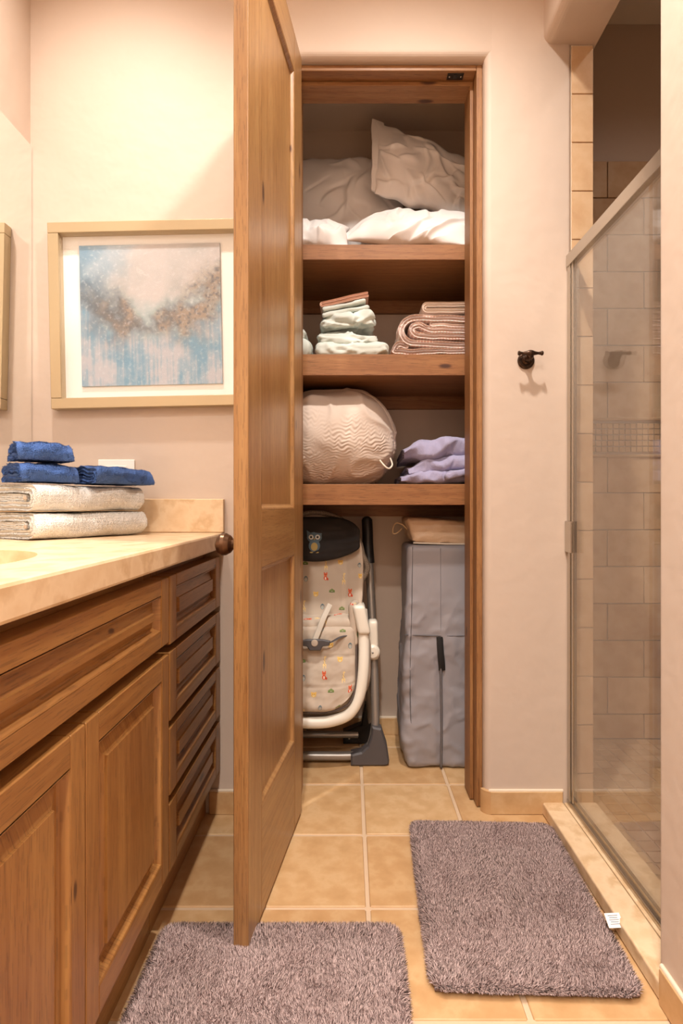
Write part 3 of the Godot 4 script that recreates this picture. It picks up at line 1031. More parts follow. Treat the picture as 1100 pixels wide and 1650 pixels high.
func build_vanity() -> void:
	var sc := thing("sink_cabinet", "alder sink cabinet with two raised panel doors and wide false drawer", "cabinet")
	carcass(sc, -1.300, -0.470, [0.667])
	box_between("toe_kick", Vector3(SIDE + 0.01, 0.001, -1.300), Vector3(-0.462, 0.0995, -0.470), M.cabinet_wood, sc)
	front("false_drawer", sc, -1.295, -0.478, 0.680, 0.831, 0.050, 0.036)
	front("cabinet_door", sc, -1.295, -0.8885, 0.147, 0.654, 0.046, 0.050)
	front("cabinet_door", sc, -0.8855, -0.478, 0.147, 0.654, 0.046, 0.050)
	var dc := thing("drawer_cabinet", "bank of four alder drawers beside the open door", "cabinet")
	carcass(dc, BACK + 0.001, -1.3005, [0.663, 0.487, 0.312])
	box_between("toe_kick", Vector3(SIDE + 0.01, 0.001, BACK + 0.001), Vector3(-0.462, 0.0995, -1.3005), M.cabinet_wood, dc)
	for y in [[0.672, 0.832], [0.495, 0.655], [0.322, 0.478], [0.144, 0.302]]:
		front("drawer", dc, -1.806, -1.3035, y[0], y[1], 0.050, 0.030)
	# stone top with an oval opening for the sink
	var cx := -0.705
	var cz := -0.87
	var ax := 0.175
	var az := 0.25
	var x0 := SIDE + 0.0005
	var x1 := -0.402
	var z0 := BACK + 0.0005
	var z1 := -0.455
	var y0 := 0.8575
	var y1 := 0.908
	var g := Geo.new()
	var n := 64
	var e := 0.006
	var hole := []
	var rim := []
	for i in n:
		var a := TAU * i / n
		var dir := Vector2(cos(a), sin(a))
		hole.append(Vector2(cx + dir.x * ax, cz + dir.y * az))
		# where that ray meets the slab's outline
		var s := 1e9
		if dir.x > 1e-6: s = minf(s, (x1 - e - cx) / dir.x)
		if dir.x < -1e-6: s = minf(s, (x0 - cx) / dir.x)
		if dir.y > 1e-6: s = minf(s, (z1 - cz) / dir.y)
		if dir.y < -1e-6: s = minf(s, (z0 - cz) / dir.y)
		rim.append(Vector2(cx, cz) + dir * s)
	for i in n:
		var k := (i + 1) % n
		var a: Vector2 = hole[i]; var b: Vector2 = hole[k]
		var c: Vector2 = rim[k]; var d: Vector2 = rim[i]
		for yy in [y1, y0]:
			var up := Vector3.UP if yy == y1 else Vector3.DOWN
			g.flat(Vector3(a.x, yy, a.y), Vector3(b.x, yy, b.y), Vector3(c.x, yy, c.y), Vector3(d.x, yy, d.y), up, a, b, c, d)
			# corner of the slab between two rays
			if absf(c.x - d.x) > 1e-5 and absf(c.y - d.y) > 1e-5:
				var q := Vector2(c.x if absf(absf(c.x - cx) - (x1 - e - cx)) < 1e-4 or absf(c.x - x0) < 1e-4 else d.x, d.y if absf(d.y - z0) < 1e-4 or absf(d.y - z1) < 1e-4 else c.y)
				var v0 := g.vert(Vector3(c.x, yy, c.y), up, c)
				var v1 := g.vert(Vector3(d.x, yy, d.y), up, d)
				var v2 := g.vert(Vector3(q.x, yy, q.y), up, q)
				g.tri(v0, v1, v2)
		var ca := TAU * (i + 0.5) / n
		var nn := Vector3(-cos(ca), 0, -sin(ca))
		g.flat(Vector3(a.x, y1, a.y), Vector3(b.x, y1, b.y), Vector3(b.x, y0, b.y), Vector3(a.x, y0, a.y), nn, a, b, b, a)
	# eased front edge
	var ed := [Vector2(x1 - e, y1), Vector2(x1 - e * 0.3, y1 - e * 0.3), Vector2(x1, y1 - e), Vector2(x1, y0 + e), Vector2(x1 - e * 0.3, y0 + e * 0.3), Vector2(x1 - e, y0)]
	for i in ed.size() - 1:
		var p: Vector2 = ed[i]; var q: Vector2 = ed[i + 1]
		var dd := (q - p).normalized()
		var nn := Vector3(-dd.y, dd.x, 0)
		g.flat(Vector3(p.x, p.y, z0), Vector3(p.x, p.y, z1), Vector3(q.x, q.y, z1), Vector3(q.x, q.y, z0), nn, Vector2.ZERO, Vector2.ZERO, Vector2.ZERO, Vector2.ZERO)
	for z in [z0, z1]:
		g.flat(Vector3(x0, y0, z), Vector3(x1, y0, z), Vector3(x1, y1, z), Vector3(x0, y1, z), Vector3(0, 0, 1 if z == z1 else -1), Vector2.ZERO, Vector2.ZERO, Vector2.ZERO, Vector2.ZERO)
	tag(put("countertop", g.commit(), M.travertine), "thick cream stone countertop on the vanity with an oval sink opening", "countertop")
	# bowl hung under the opening
	g = Geo.new()
	var prof := [Vector2(1.04, 0.0), Vector2(1.0, -0.004), Vector2(0.97, -0.04), Vector2(0.86, -0.09), Vector2(0.6, -0.125), Vector2(0.25, -0.138), Vector2(0.06, -0.14), Vector2(0.0, -0.14)]
	for i in prof.size() - 1:
		for k in n:
			var f := func(q: Vector2, a: float) -> Vector3: return Vector3(cx + cos(a) * ax * q.x, y0 - 0.0005 + q.y, cz + sin(a) * az * q.x)
			var a0 := TAU * k / n
			var a1 := TAU * (k + 1) / n
			var b0 := g.vert(f.call(prof[i], a0), Vector3.UP, Vector2.ZERO)
			var b1 := g.vert(f.call(prof[i], a1), Vector3.UP, Vector2.ZERO)
			var b2 := g.vert(f.call(prof[i + 1], a1), Vector3.UP, Vector2.ZERO)
			var b3 := g.vert(f.call(prof[i + 1], a0), Vector3.UP, Vector2.ZERO)
			g.idx.append_array(PackedInt32Array([b0, b2, b1, b0, b3, b2]))
	g.smooth()
	var sk := thing("sink_basin", "tan oval sink basin set into the stone countertop", "sink")
	put("bowl", g.commit(), M.sink_ceramic, sk)
	put("drain", lathe([Vector2(0, 0.003), Vector2(0.018, 0.003), Vector2(0.022, 0.001), Vector2(0.022, -0.001)], 24), M.bronze, sk, Vector3(cx, y0 - 0.139, cz))
	var bs := put("backsplash", cbox(Vector3(0.628, 0.108, 0.02), 0.003), M.travertine, self, Vector3(SIDE + 0.001 + 0.314, 0.9625, BACK + 0.0105))
	tag(bs, "cream stone backsplash strip on the wall under the outlet", "backsplash")
	bs = put("backsplash", cbox(Vector3(0.02, 0.108, 1.34), 0.003), M.travertine, self, Vector3(SIDE + 0.0105, 0.9625, BACK + 0.0215 + 0.67))
	tag(bs, "cream stone backsplash strip under the wall mirror", "backsplash")
	var mi := put("wall_mirror", cbox(Vector3(0.006, 1.139, 1.39), 0.0012), M.mirror, self, Vector3(SIDE + 0.0032, 1.0175 + 0.5695, BACK + 0.002 + 0.695))
	tag(mi, "large frameless mirror on the wall above the vanity", "mirror")

func build_wall_items() -> void:
	# picture, hung a little crooked
	var p := thing("framed_picture", "abstract blue and grey painting in a pale gold frame", "picture", Vector3(-0.636, 1.604, BACK + 0.001))
	p.rotation.z = deg_to_rad(1.25)
	var w := 0.63
	var h := 0.592
	var fw := 0.034
	var fd := 0.036
	var fr := Node3D.new()
	fr.name = "frame"
	p.add_child(fr)
	for s in [-1, 1]:
		box_between("frame_rail", Vector3(-w * 0.5, s * (h - fw) * 0.5 - fw * 0.5, 0), Vector3(w * 0.5, s * (h - fw) * 0.5 + fw * 0.5, fd), M.gold_frame, fr, 0.002)
		box_between("frame_rail", Vector3(s * (w - fw) * 0.5 - fw * 0.5, -h * 0.5 + fw, 0), Vector3(s * (w - fw) * 0.5 + fw * 0.5, h * 0.5 - fw, fd), M.gold_frame, fr, 0.002)
	box_between("mat_board", Vector3(-w * 0.5 + fw, -h * 0.5 + fw, 0.001), Vector3(w * 0.5 - fw, h * 0.5 - fw, 0.006), M.mat_board, p, 0.0005)
	var pr := [Vector2(0, -0.006), Vector2(0, -0.0005), Vector2(0.0005, 0)]
	var g := ring_panel(0.452, 0.452, pr, Vector2.ZERO)
	# print coordinates 0..1 over the sheet
	var a := g.surface_get_arrays(0)
	var uv: PackedVector2Array = a[Mesh.ARRAY_TEX_UV]
	for i in uv.size(): uv[i] = Vector2(uv[i].x / 0.452, 1.0 - uv[i].y / 0.452)
	a[Mesh.ARRAY_TEX_UV] = uv
	var am := ArrayMesh.new()
	am.add_surface_from_arrays(Mesh.PRIMITIVE_TRIANGLES, a)
	put("print", am, M.painting, p, Vector3(0.0, 0.004, 0.0125))
	put("glazing", cbox(Vector3(w - 2 * fw, h - 2 * fw, 0.002), 0.0004), M.picture_glass, p, Vector3(0, 0, 0.026))
	# outlet
	var o := thing("wall_outlet", "white electrical outlet plate on the wall behind the blue towel", "outlet", Vector3(-0.750, 1.106, BACK + 0.0005))
	put("cover_plate", cbox(Vector3(0.118, 0.074, 0.006), 0.002), M.white_plastic, o, Vector3(0, 0, 0.003))
	var rc := put("receptacle", cbox(Vector3(0.068, 0.034, 0.003), 0.001), M.white_plastic, o, Vector3(0, 0, 0.0068))
	for s in [-1, 1]:
		for v in [-1, 1]:
			put("slot", cbox(Vector3(0.0075, 0.0018, 0.001), 0.0002), M.slot_black, rc, Vector3(s * 0.02 + 0.002, v * 0.006 + 0.001, 0.0013))
		put("slot", cbox(Vector3(0.004, 0.004, 0.001), 0.0003), M.slot_black, rc, Vector3(s * 0.02 - 0.011, 0, 0.0013))
	put("button", cbox(Vector3(0.007, 0.012, 0.0015), 0.0004), M.white_plastic, rc, Vector3(-0.002, 0, 0.0014))
	# robe hook
	var hk := thing("robe_hook", "dark bronze robe hook on the wall between closet and shower", "hook", Vector3(0.572, 1.463, BACK + 0.0003))
	var fwd := Basis(Vector3.RIGHT, PI / 2)
	put("base_plate", lathe([Vector2(0, 0.016), Vector2(0.010, 0.016), Vector2(0.015, 0.012), Vector2(0.0165, 0.008), Vector2(0.023, 0.0075), Vector2(0.0265, 0.005), Vector2(0.0275, 0.0), Vector2(0, 0)], 32, fwd), M.bronze, hk)
	put("post", lathe([Vector2(0, 0.052), Vector2(0.008, 0.0505), Vector2(0.0115, 0.045), Vector2(0.0105, 0.039), Vector2(0.007, 0.034), Vector2(0.0065, 0.026), Vector2(0.010, 0.020), Vector2(0.012, 0.014)], 24, fwd), M.bronze, hk, Vector3(0, 0.004, 0))
	var arm := [Vector2(0, -0.0405), Vector2(0.006, -0.0395), Vector2(0.0078, -0.036), Vector2(0.0055, -0.032), Vector2(0.0042, -0.024), Vector2(0.0062, -0.014), Vector2(0.0095, -0.006), Vector2(0.0105, 0), Vector2(0.0095, 0.006), Vector2(0.0062, 0.014), Vector2(0.0042, 0.024), Vector2(0.0055, 0.032), Vector2(0.0078, 0.036), Vector2(0.006, 0.0395), Vector2(0, 0.0405)]
	put("cross_bar", lathe(arm, 20, Basis(Vector3.BACK, PI / 2)), M.bronze, hk, Vector3(0, 0.012, 0.047))

func build_shower_door() -> void:
	var d := thing("shower_door", "clear glass shower door with brushed nickel frame and hinge", "shower door")
	var x := 0.714
	box_between("glass_panel", Vector3(x - 0.004, 0.058, -1.795), Vector3(x + 0.004, 1.765, -1.142), M.glass, d, 0.0008)
	box_between("header_rail", Vector3(x - 0.014, 1.762, BACK + 0.003), Vector3(x + 0.014, 1.802, -1.14), M.nickel, d, 0.002)
	box_between("wall_channel", Vector3(x - 0.010, 0.04, BACK + 0.002), Vector3(x + 0.010, 1.80, BACK + 0.026), M.nickel, d, 0.002)
	box_between("wall_channel", Vector3(x - 0.010, 0.04, -1.158), Vector3(x + 0.010, 1.80, -1.140), M.nickel, d, 0.002)
	box_between("door_stile", Vector3(x - 0.007, 0.05, -1.788), Vector3(x + 0.007, 1.765, -1.775), M.nickel, d, 0.002)
	box_between("sill_track", Vector3(x - 0.012, 0.0365, BACK + 0.003), Vector3(x + 0.014, 0.05, -1.14), M.nickel, d, 0.002)
	box_between("sweep", Vector3(x - 0.005, 0.047, -1.79), Vector3(x + 0.005, 0.066, -1.16), M.nickel, d, 0.001)
	box_between("hinge_plate", Vector3(x - 0.017, 0.845, BACK + 0.001), Vector3(x - 0.0102, 0.945, -1.765), M.nickel, d, 0.0015)


# ---------------------------------------------------------------- closet shelves
func build_shelves() -> void:
	var info := [
		[1.872, 1.927, "top closet shelf of thick alder holding the white pillows", 0.045],
		[1.459, 1.535, "middle closet shelf of thick alder holding mint and pink linens", 0.045],
		[0.996, 1.071, "lowest closet shelf of thick alder above the high chair", 0.045]]
	for s in info:
		var o := thing("closet_shelf", s[2], "shelf", Vector3(0, 0, 0), 0.0, "closet shelves")
		var y0: float = s[0]
		var y1: float = s[1]
		box_between("shelf_board", Vector3(-0.499, y1 - 0.022, CLOSET + 0.001), Vector3(0.599, y1 - 0.0002, -2.028), M.shelf_wood, o, 0.001)
		box_between("front_edge", Vector3(-0.499, y0, -2.028), Vector3(0.599, y1, -2.006), M.shelf_wood, o, 0.002)
		box_between("underside", Vector3(-0.499, y0 + 0.004, CLOSET + 0.02), Vector3(0.599, y0 + 0.012, -2.0285), M.shelf_wood, o, 0.001)
		box_between("cleat", Vector3(-0.499, y0 - 0.050, CLOSET + 0.001), Vector3(0.599, y1 - 0.0225, CLOSET + 0.02), M.shelf_wood, o, 0.001)


# ---------------------------------------------------------------- soft things
# puffed pillow case: w by h in its own xy plane, thickness d; drawn-in folds run between random points
func pillow(called: String, label: String, at: Vector3, turn: Vector3, w: float, h: float, d: float, sd: int, m: Material, group: String, folds := 16, hem := true, shear := 0.0) -> Node3D:
	var big := noise(sd, 4.0, 2)
	var warp := noise(sd + 1, 5.0, 2)
	var o := thing(called, label, "pillow", at, 0.0, group)
	o.rotation = turn
	var r := RandomNumberGenerator.new()
	r.seed = sd
	var lines := []
	for i in folds:
		var p := Vector2(r.randf_range(-0.5, 0.5) * w, r.randf_range(-0.5, 0.5) * h)
		var dir := Vector2.from_angle(r.randf_range(-0.9, 0.9) + (PI / 2 if r.randf() < 0.4 else 0.0)) * r.randf_range(0.05, 0.16)
		lines.append([p - dir * 0.5, p + dir * 0.5, r.randf_range(0.006, 0.016), r.randf_range(0.005, 0.013) * (1.0 if r.randf() < 0.7 else -0.8)])
	var g := Geo.new()
	var nu := 130
	var nv := 90
	for side in [1, -1]:
		var first := g.v.size()
		for j in nv + 1:
			for i in nu + 1:
				var u := -1.0 + 2.0 * i / nu
				var v := -1.0 + 2.0 * j / nv
				var t := pow(maxf(0.0, 1.0 - pow(absf(u), 2.6)), 0.55) * pow(maxf(0.0, 1.0 - pow(absf(v), 2.6)), 0.55)
				var x := u * w * 0.5 * (1.0 - 0.05 * (1.0 - v * v) * absf(u))
				var y := v * h * 0.5 * (1.0 - 0.06 * (1.0 - u * u) * absf(v))
				var z := t * d * 0.5 * (1.0 + 0.3 * big.get_noise_2d(x, y + side * 2.0))
				if side > 0:
					var q := Vector2(x + 0.03 * warp.get_noise_2d(x, y), y + 0.03 * warp.get_noise_2d(x + 7.0, y))
					for l in lines:
						var a: Vector2 = l[0]
						var ab: Vector2 = l[1] - a
						var k := (q - a).dot(ab) / ab.length_squared()
						if k < -0.2 or k > 1.2: continue
						var across := (q - a).cross(ab.normalized())
						var wd: float = l[2]
						if absf(across) > wd * 3.0: continue
						var prof := exp(-pow(across / (wd * (1.5 if across > 0.0 else 0.6)), 2.0))
						z += l[3] * prof * sin(PI * clampf((k + 0.2) / 1.4, 0.0, 1.0)) * smoothstep(0.0, 0.3, t)
				g.vert(Vector3(x + shear * y + 0.012 * big.get_noise_2d(y * 2.0, 3.0) * absf(u), y + 0.02 * big.get_noise_2d(x * 1.6, 8.0) * absf(v), side * maxf(z, 0.0) + 0.010 * warp.get_noise_2d(x * 0.8, y * 0.8)), Vector3.UP, Vector2(x, y))
		for j in nv:
			for i in nu:
				var a := first + j * (nu + 1) + i
				var b := a + 1
				var e := a + nu + 1
				var c := e + 1
				if side > 0: g.idx.append_array(PackedInt32Array([a, b, c, a, c, e]))
				else: g.idx.append_array(PackedInt32Array([a, c, b, a, e, c]))
	g.smooth()
	put("pillow_case", g.commit(), m, o)
	if hem:
		# the open end of the case with its flat hem
		var hh := soft_box(Vector3(0.026, h * 0.49, 0.005), 0.0045, 0.010, func(p: Vector3, nn: Vector3) -> Vector3:
			return p + Vector3(shear * p.y + 0.004 * big.get_noise_1d(p.y * 3.0), 0, 0.010 * warp.get_noise_2d(-w * 0.4, p.y * 0.8) + 0.006 * warp.get_noise_2d(p.y * 2.4, p.x)))
		put("hem", hh, m, o, Vector3(-w * 0.5 + 0.014, 0, 0.0))
	return o

func build_pillows() -> void:
	var gname := "white bedding piled on the top closet shelf"
	pillow("bed_pillow", "white pillow standing tilted with one corner high on the top shelf", Vector3(0.335, 2.288, -2.235), Vector3(deg_to_rad(-4), deg_to_rad(8), deg_to_rad(-19)), 0.50, 0.29, 0.085, 101, M.white_cotton, gname, 44, true, -0.33)
	pillow("bed_pillow", "large puffy white pillow lying at the rear of the top shelf", Vector3(-0.075, 2.215, -2.335), Vector3(deg_to_rad(-10), deg_to_rad(-3), deg_to_rad(-3)), 0.64, 0.52, 0.12, 202, M.white_cotton, gname, 34, false)
	pillow("bed_pillow", "slim white pillow in front with its open hemmed end showing", Vector3(0.272, 2.036, -2.112), Vector3(deg_to_rad(-34), deg_to_rad(-5), deg_to_rad(-9)), 0.47, 0.20, 0.075, 313, M.white_cotton, gname, 30, true, 0.5)
	pillow("bed_pillow", "flat white pillow low at the front of the top shelf by the door", Vector3(-0.225, 2.014, -2.125), Vector3(deg_to_rad(-40), deg_to_rad(2), deg_to_rad(-3)), 0.46, 0.18, 0.09, 404, M.white_cotton, gname, 26, false)

# slab of crumpled cloth
func crumple(h: Vector3, r: float, sd: int, amp: float, res := 0.006, stretch := Vector3(1, 1, 1), sag := 0.0) -> ArrayMesh:
	var a := noise(sd, 6.0, 2)
	var b := noise(sd + 1, 7.0, 3)
	return soft_box(h, r, res, func(p: Vector3, n: Vector3) -> Vector3:
		var q := Vector3(p.x * stretch.x, p.y * stretch.y, p.z * stretch.z)
		var w := q + Vector3(a.get_noise_3dv(q), a.get_noise_3dv(q + Vector3(9, 0, 0)), 0) * 0.10
		var rid := 1.0 - absf(b.get_noise_3dv(w)) * 2.4
		var big := a.get_noise_3dv(p * 0.7 + Vector3(0, 3, 0))
		var s := p + n * (maxf(rid, 0.0) * amp - amp * 0.5) + n * big * amp * 1.1
		s.y -= sag * (p.x / h.x) * (p.x / h.x) * h.y
		s.y = maxf(s.y, -h.y)
		return s)

func build_linens() -> void:
	var y0 := 1.5352
	var gm := "folded linens on the middle closet shelf"
	# mint sheets: a slumped lower bundle and a folded one on it
	var t := thing("bed_sheet", "slumped mint green bed sheet at the bottom of the pink topped stack", "sheet", Vector3(0.004, y0, -2.15), 0.0, gm)
	put("cloth_fold", crumple(Vector3(0.130, 0.024, 0.11), 0.022, 510, 0.013, 0.005, Vector3(0.7, 2.6, 1)), M.mint_cotton, t, Vector3(0.006, 0.027, 0.01))
	put("cloth_fold", crumple(Vector3(0.108, 0.022, 0.10), 0.021, 520, 0.015, 0.005, Vector3(0.7, 2.6, 1)), M.mint_cotton, t, Vector3(-0.012, 0.068, 0.0), Vector3(0, 0, deg_to_rad(-5)))
	t = thing("bed_sheet", "bunched mint green sheet in the middle of the pink topped stack", "sheet", Vector3(-0.005, y0 + 0.119, -2.16), 0.0, gm)
	put("cloth_fold", crumple(Vector3(0.100, 0.024, 0.10), 0.023, 530, 0.017, 0.005, Vector3(0.8, 2.0, 1)), M.mint_cotton, t, Vector3(0.0, 0.024, 0.0), Vector3(0, 0, deg_to_rad(4)))
	put("cloth_fold", crumple(Vector3(0.088, 0.013, 0.09), 0.012, 540, 0.007, 0.005, Vector3(0.6, 2.4, 1)), M.mint_cotton, t, Vector3(-0.008, 0.060, 0.0), Vector3(0, 0, deg_to_rad(11)))
	put("cloth_fold", crumple(Vector3(0.082, 0.008, 0.09), 0.0075, 550, 0.003, 0.005, Vector3(0.6, 2.0, 1)), M.mint_cotton, t, Vector3(-0.012, 0.081, 0.0), Vector3(0, 0, deg_to_rad(12)))
	t = thing("pillow_case", "salmon pink folded pillowcase on top of the mint sheets", "pillowcase", Vector3(-0.018, y0 + 0.222, -2.16), 0.0, gm)
	t.rotation.z = deg_to_rad(13)
	var g := Geo.new()
	var nz := noise(560, 6.0, 2)
	add_fold(g, u_path(0.0055, 0.176, -1.0), 0.0085, 0.17, 20, func(p: Vector3) -> Vector3: return p + Vector3(0, 0.003 * nz.get_noise_2d(p.x, p.z), 0.004 * nz.get_noise_2d(p.x, 5.0)))
	g.smooth()
	put("cloth_fold", g.commit(), M.pink_cotton, t, Vector3(-0.088, 0.0, 0.0))
	t = thing("bed_sheet", "pale mint sheet half hidden behind the open door", "sheet", Vector3(-0.235, y0, -2.14), 0.0, gm)
	put("cloth_fold", crumple(Vector3(0.095, 0.034, 0.09), 0.03, 570, 0.008), M.mint_cotton, t, Vector3(0, 0.036, 0))
	put("cloth_fold", crumple(Vector3(0.085, 0.026, 0.08), 0.022, 580, 0.006), M.mint_cotton, t, Vector3(-0.012, 0.088, 0))
	# pink waffle blanket, rolled edge to the side
	t = thing("waffle_blanket", "folded pink and white waffle weave blanket", "blanket", Vector3(0.345, y0, -2.15), 0.0, gm)
	var wn := noise(590, 4.0, 2)
	var wob := func(p: Vector3) -> Vector3: return Vector3(p.x + 0.006 * wn.get_noise_2d(p.y * 3.0, p.z), p.y + 0.008 * wn.get_noise_2d(p.x * 1.5, p.z * 1.5 + 3.0), p.z + 0.012 * wn.get_noise_2d(p.x * 1.2, p.y * 2.0))
	g = Geo.new()
	add_fold(g, dense([Vector2(0.21, 0.013), Vector2(0.0, 0.014), Vector2(-0.165, 0.014), Vector2(-0.178, 0.026), Vector2(-0.165, 0.038), Vector2(-0.14, 0.034)]), 0.021, 0.22, 26, func(p: Vector3) -> Vector3:
		var q: Vector3 = wob.call(p)
		return Vector3(q.x, maxf(q.y, 0.0008), q.z))
	g.smooth()
	waffle_uv(g)
	put("bottom_layer", g.commit(), M.waffle_pink, t, Vector3(0, 0.0, 0.02))
	g = Geo.new()
	var up := u_path(0.046, 0.36, -1.0)
	add_fold(g, up, 0.022, 0.22, 26, wob, Vector3(-0.156, 0.087, 0.02))
	g.smooth()
	waffle_uv(g)
	put("outer_roll", g.commit(), M.waffle_pink, t)
	g = Geo.new()
	add_fold(g, dense([Vector2(0.21, 0.063), Vector2(0.05, 0.064), Vector2(-0.08, 0.070), Vector2(-0.118, 0.086), Vector2(-0.116, 0.104), Vector2(-0.092, 0.110), Vector2(-0.07, 0.098), Vector2(-0.04, 0.089), Vector2(0.05, 0.087), Vector2(0.21, 0.087)]), 0.021, 0.22, 26, wob, Vector3(0, 0.0, 0.022))
	g.smooth()
	waffle_uv(g)
	put("inner_roll", g.commit(), M.waffle_pink, t)
	g = Geo.new()
	add_fold(g, dense([Vector2(0.21, 0.110), Vector2(0.05, 0.109), Vector2(-0.045, 0.112)]), 0.020, 0.22, 26, wob, Vector3(0, 0.0, 0.02))
	g.smooth()
	waffle_uv(g)
	put("inner_layer", g.commit(), M.waffle_pink, t)
	t = thing("folded_throw", "greige folded throw lying on the pink waffle blanket", "throw", Vector3(0.385, y0 + 0.1785, -2.15), 0.0, gm)
	g = Geo.new()
	add_fold(g, u_path(0.0105, 0.26, -1.0), 0.017, 0.2, 20, func(p: Vector3) -> Vector3: return p + Vector3(0, 0.005 * wn.get_noise_2d(p.x * 1.4, p.z) - p.x * 0.03, 0.006 * wn.get_noise_2d(p.x, 7.0)))
	g.smooth()
	put("cloth_fold", g.commit(), M.greige_cotton, t, Vector3(-0.113, 0.0, 0.02))
	# beige matelasse bundle
	y0 = 1.0712
	gm = "bedding on the lowest closet shelf"
	var a := noise(610, 5.0, 2)
	var b := noise(611, 11.0, 2)
	var c := noise(612, 3.0, 2)
	var mesh := soft_box(Vector3(0.245, 0.187, 0.18), 0.165, 0.0033, func(p: Vector3, n: Vector3) -> Vector3:
		var q := p
		# ripples of the quilting, shallower on the smooth shoulder
		var wx := p.x + 0.020 * a.get_noise_3dv(p * 1.3)
		var wy := p.y + p.z * 0.6 + 0.018 * a.get_noise_3dv(p * 1.3 + Vector3(0, 0, 5))
		var wave := sin(wy * 470.0 + 2.2 * sin(wx * 190.0 + 3.0 * b.get_noise_2d(wx, wy)) + 3.0 * b.get_noise_2d(wx * 1.5, wy * 1.5))
		var deep := smoothstep(0.11, 0.0, p.y + p.x * 0.2) * 0.85 + 0.12
		q += n * (0.0013 * wave * deep * clampf(0.8 + b.get_noise_3dv(p * 0.7) * 1.2, 0.1, 1.3))
		# slack folds
		q += n * (0.012 * c.get_noise_3dv(p) + 0.007 * exp(-pow(c.get_noise_3dv(p * 1.2 + Vector3(4, 0, 0)) * 7.0, 2.0)))
		# piped seams over the shoulder
		if n.y > -0.3: q += n * 0.004 * (exp(-pow((p.z - 0.075) / 0.004, 2.0)) + exp(-pow((p.z - 0.052) / 0.004, 2.0)))
		# slumps on the shelf: fuller low down, rounder above
		q.x *= 1.0 - 0.10 * smoothstep(0.0, 0.19, p.y)
		q.y = maxf(q.y, -0.186)
		return q)
	t = thing("comforter", "large beige matelasse comforter bundled round on the lowest shelf", "comforter", Vector3(-0.062, y0 + 0.189, -2.225), 0.0, gm)
	put("bundle", mesh, M.beige_quilt, t)
	var loop := [Vector3(0.175, -0.10, 0.165), Vector3(0.195, -0.125, 0.178), Vector3(0.21, -0.13, 0.168), Vector3(0.222, -0.115, 0.15), Vector3(0.215, -0.09, 0.14)]
	put("corner_tie", tube(loop, 0.0032, -1, 5, 8), M.hem_cream, t)
	# lavender fleece, three loose folds with their noses to the front
	t = thing("fleece_blanket", "loosely folded lavender fleece blanket on the lowest shelf", "blanket", Vector3(0.345, y0, -2.19), 0.0, gm)
	fleece(t, 0.345, 0.0105, 0.0204, 0.0, 701, Vector3(0.02, 0.0265, 0.02), 0.02)
	fleece(t, 0.325, 0.0130, 0.0252, deg_to_rad(6), 702, Vector3(0.035, 0.077, 0.024), 0.03)
	fleece(t, 0.345, 0.0190, 0.0370, deg_to_rad(4), 703, Vector3(0.030, 0.135, 0.010), 0.035)
	var st := crumple(Vector3(0.075, 0.012, 0.02), 0.012, 705, 0.005)
	put("loose_corner", st, M.lavender_fleece, t, Vector3(0.075, 0.045, 0.165), Vector3(0, 0, deg_to_rad(14)))

func fleece(parent: Node3D, l: float, half: float, t: float, tilt: float, sd: int, at: Vector3, lump: float) -> void:
	var a := noise(sd, 5.0, 2)
	var b := noise(sd + 50, 8.0, 3)
	var g := Geo.new()
	add_fold(g, u_path(half, 0.30, 1.0, 0.006), t, l, 60, func(p: Vector3) -> Vector3:
		var rid := maxf(0.0, 1.0 - absf(b.get_noise_3d(p.z * 1.5, p.y * 0.9, p.x * 0.4)) * 3.5)
		var e := smoothstep(0.0, 0.075, l * 0.5 - p.z)
		e = lerpf(0.4, 1.0, e)
		var s := Vector3(p.x - 0.05 * (1.0 - e), (p.y + half) * e - half - 0.004 * (1.0 - e), p.z)
		return (s + Vector3(lump * a.get_noise_2d(p.z * 1.3, p.y * 2.0) - 0.010 * rid, lump * 0.3 * a.get_noise_2d(p.z * 1.6 + 5.0, p.x * 0.6) + 0.004 * rid * signf(p.y), 0.0)).max(Vector3(-9, -half - t * 0.5 - 0.003, -9)))
	g.smooth()
	var o := put("blanket_fold", g.commit(), M.lavender_fleece, parent, at + Vector3(0, 0, 0.13))
	# path +x points to the room (+z); its extrusion runs along x
	o.basis = Basis(Vector3.BACK, tilt) * Basis(Vector3(0, 0, 1), Vector3(0, 1, 0), Vector3(-1, 0, 0))

func waffle_uv(g: Geo) -> void:
	# cells follow the cloth: round the fold, and along its length; on the cut ends they follow the cloth as well
	for i in g.v.size():
		if absf(g.n[i].z) > 0.75: g.uv[i] = Vector2(g.v[i].x, g.v[i].y)


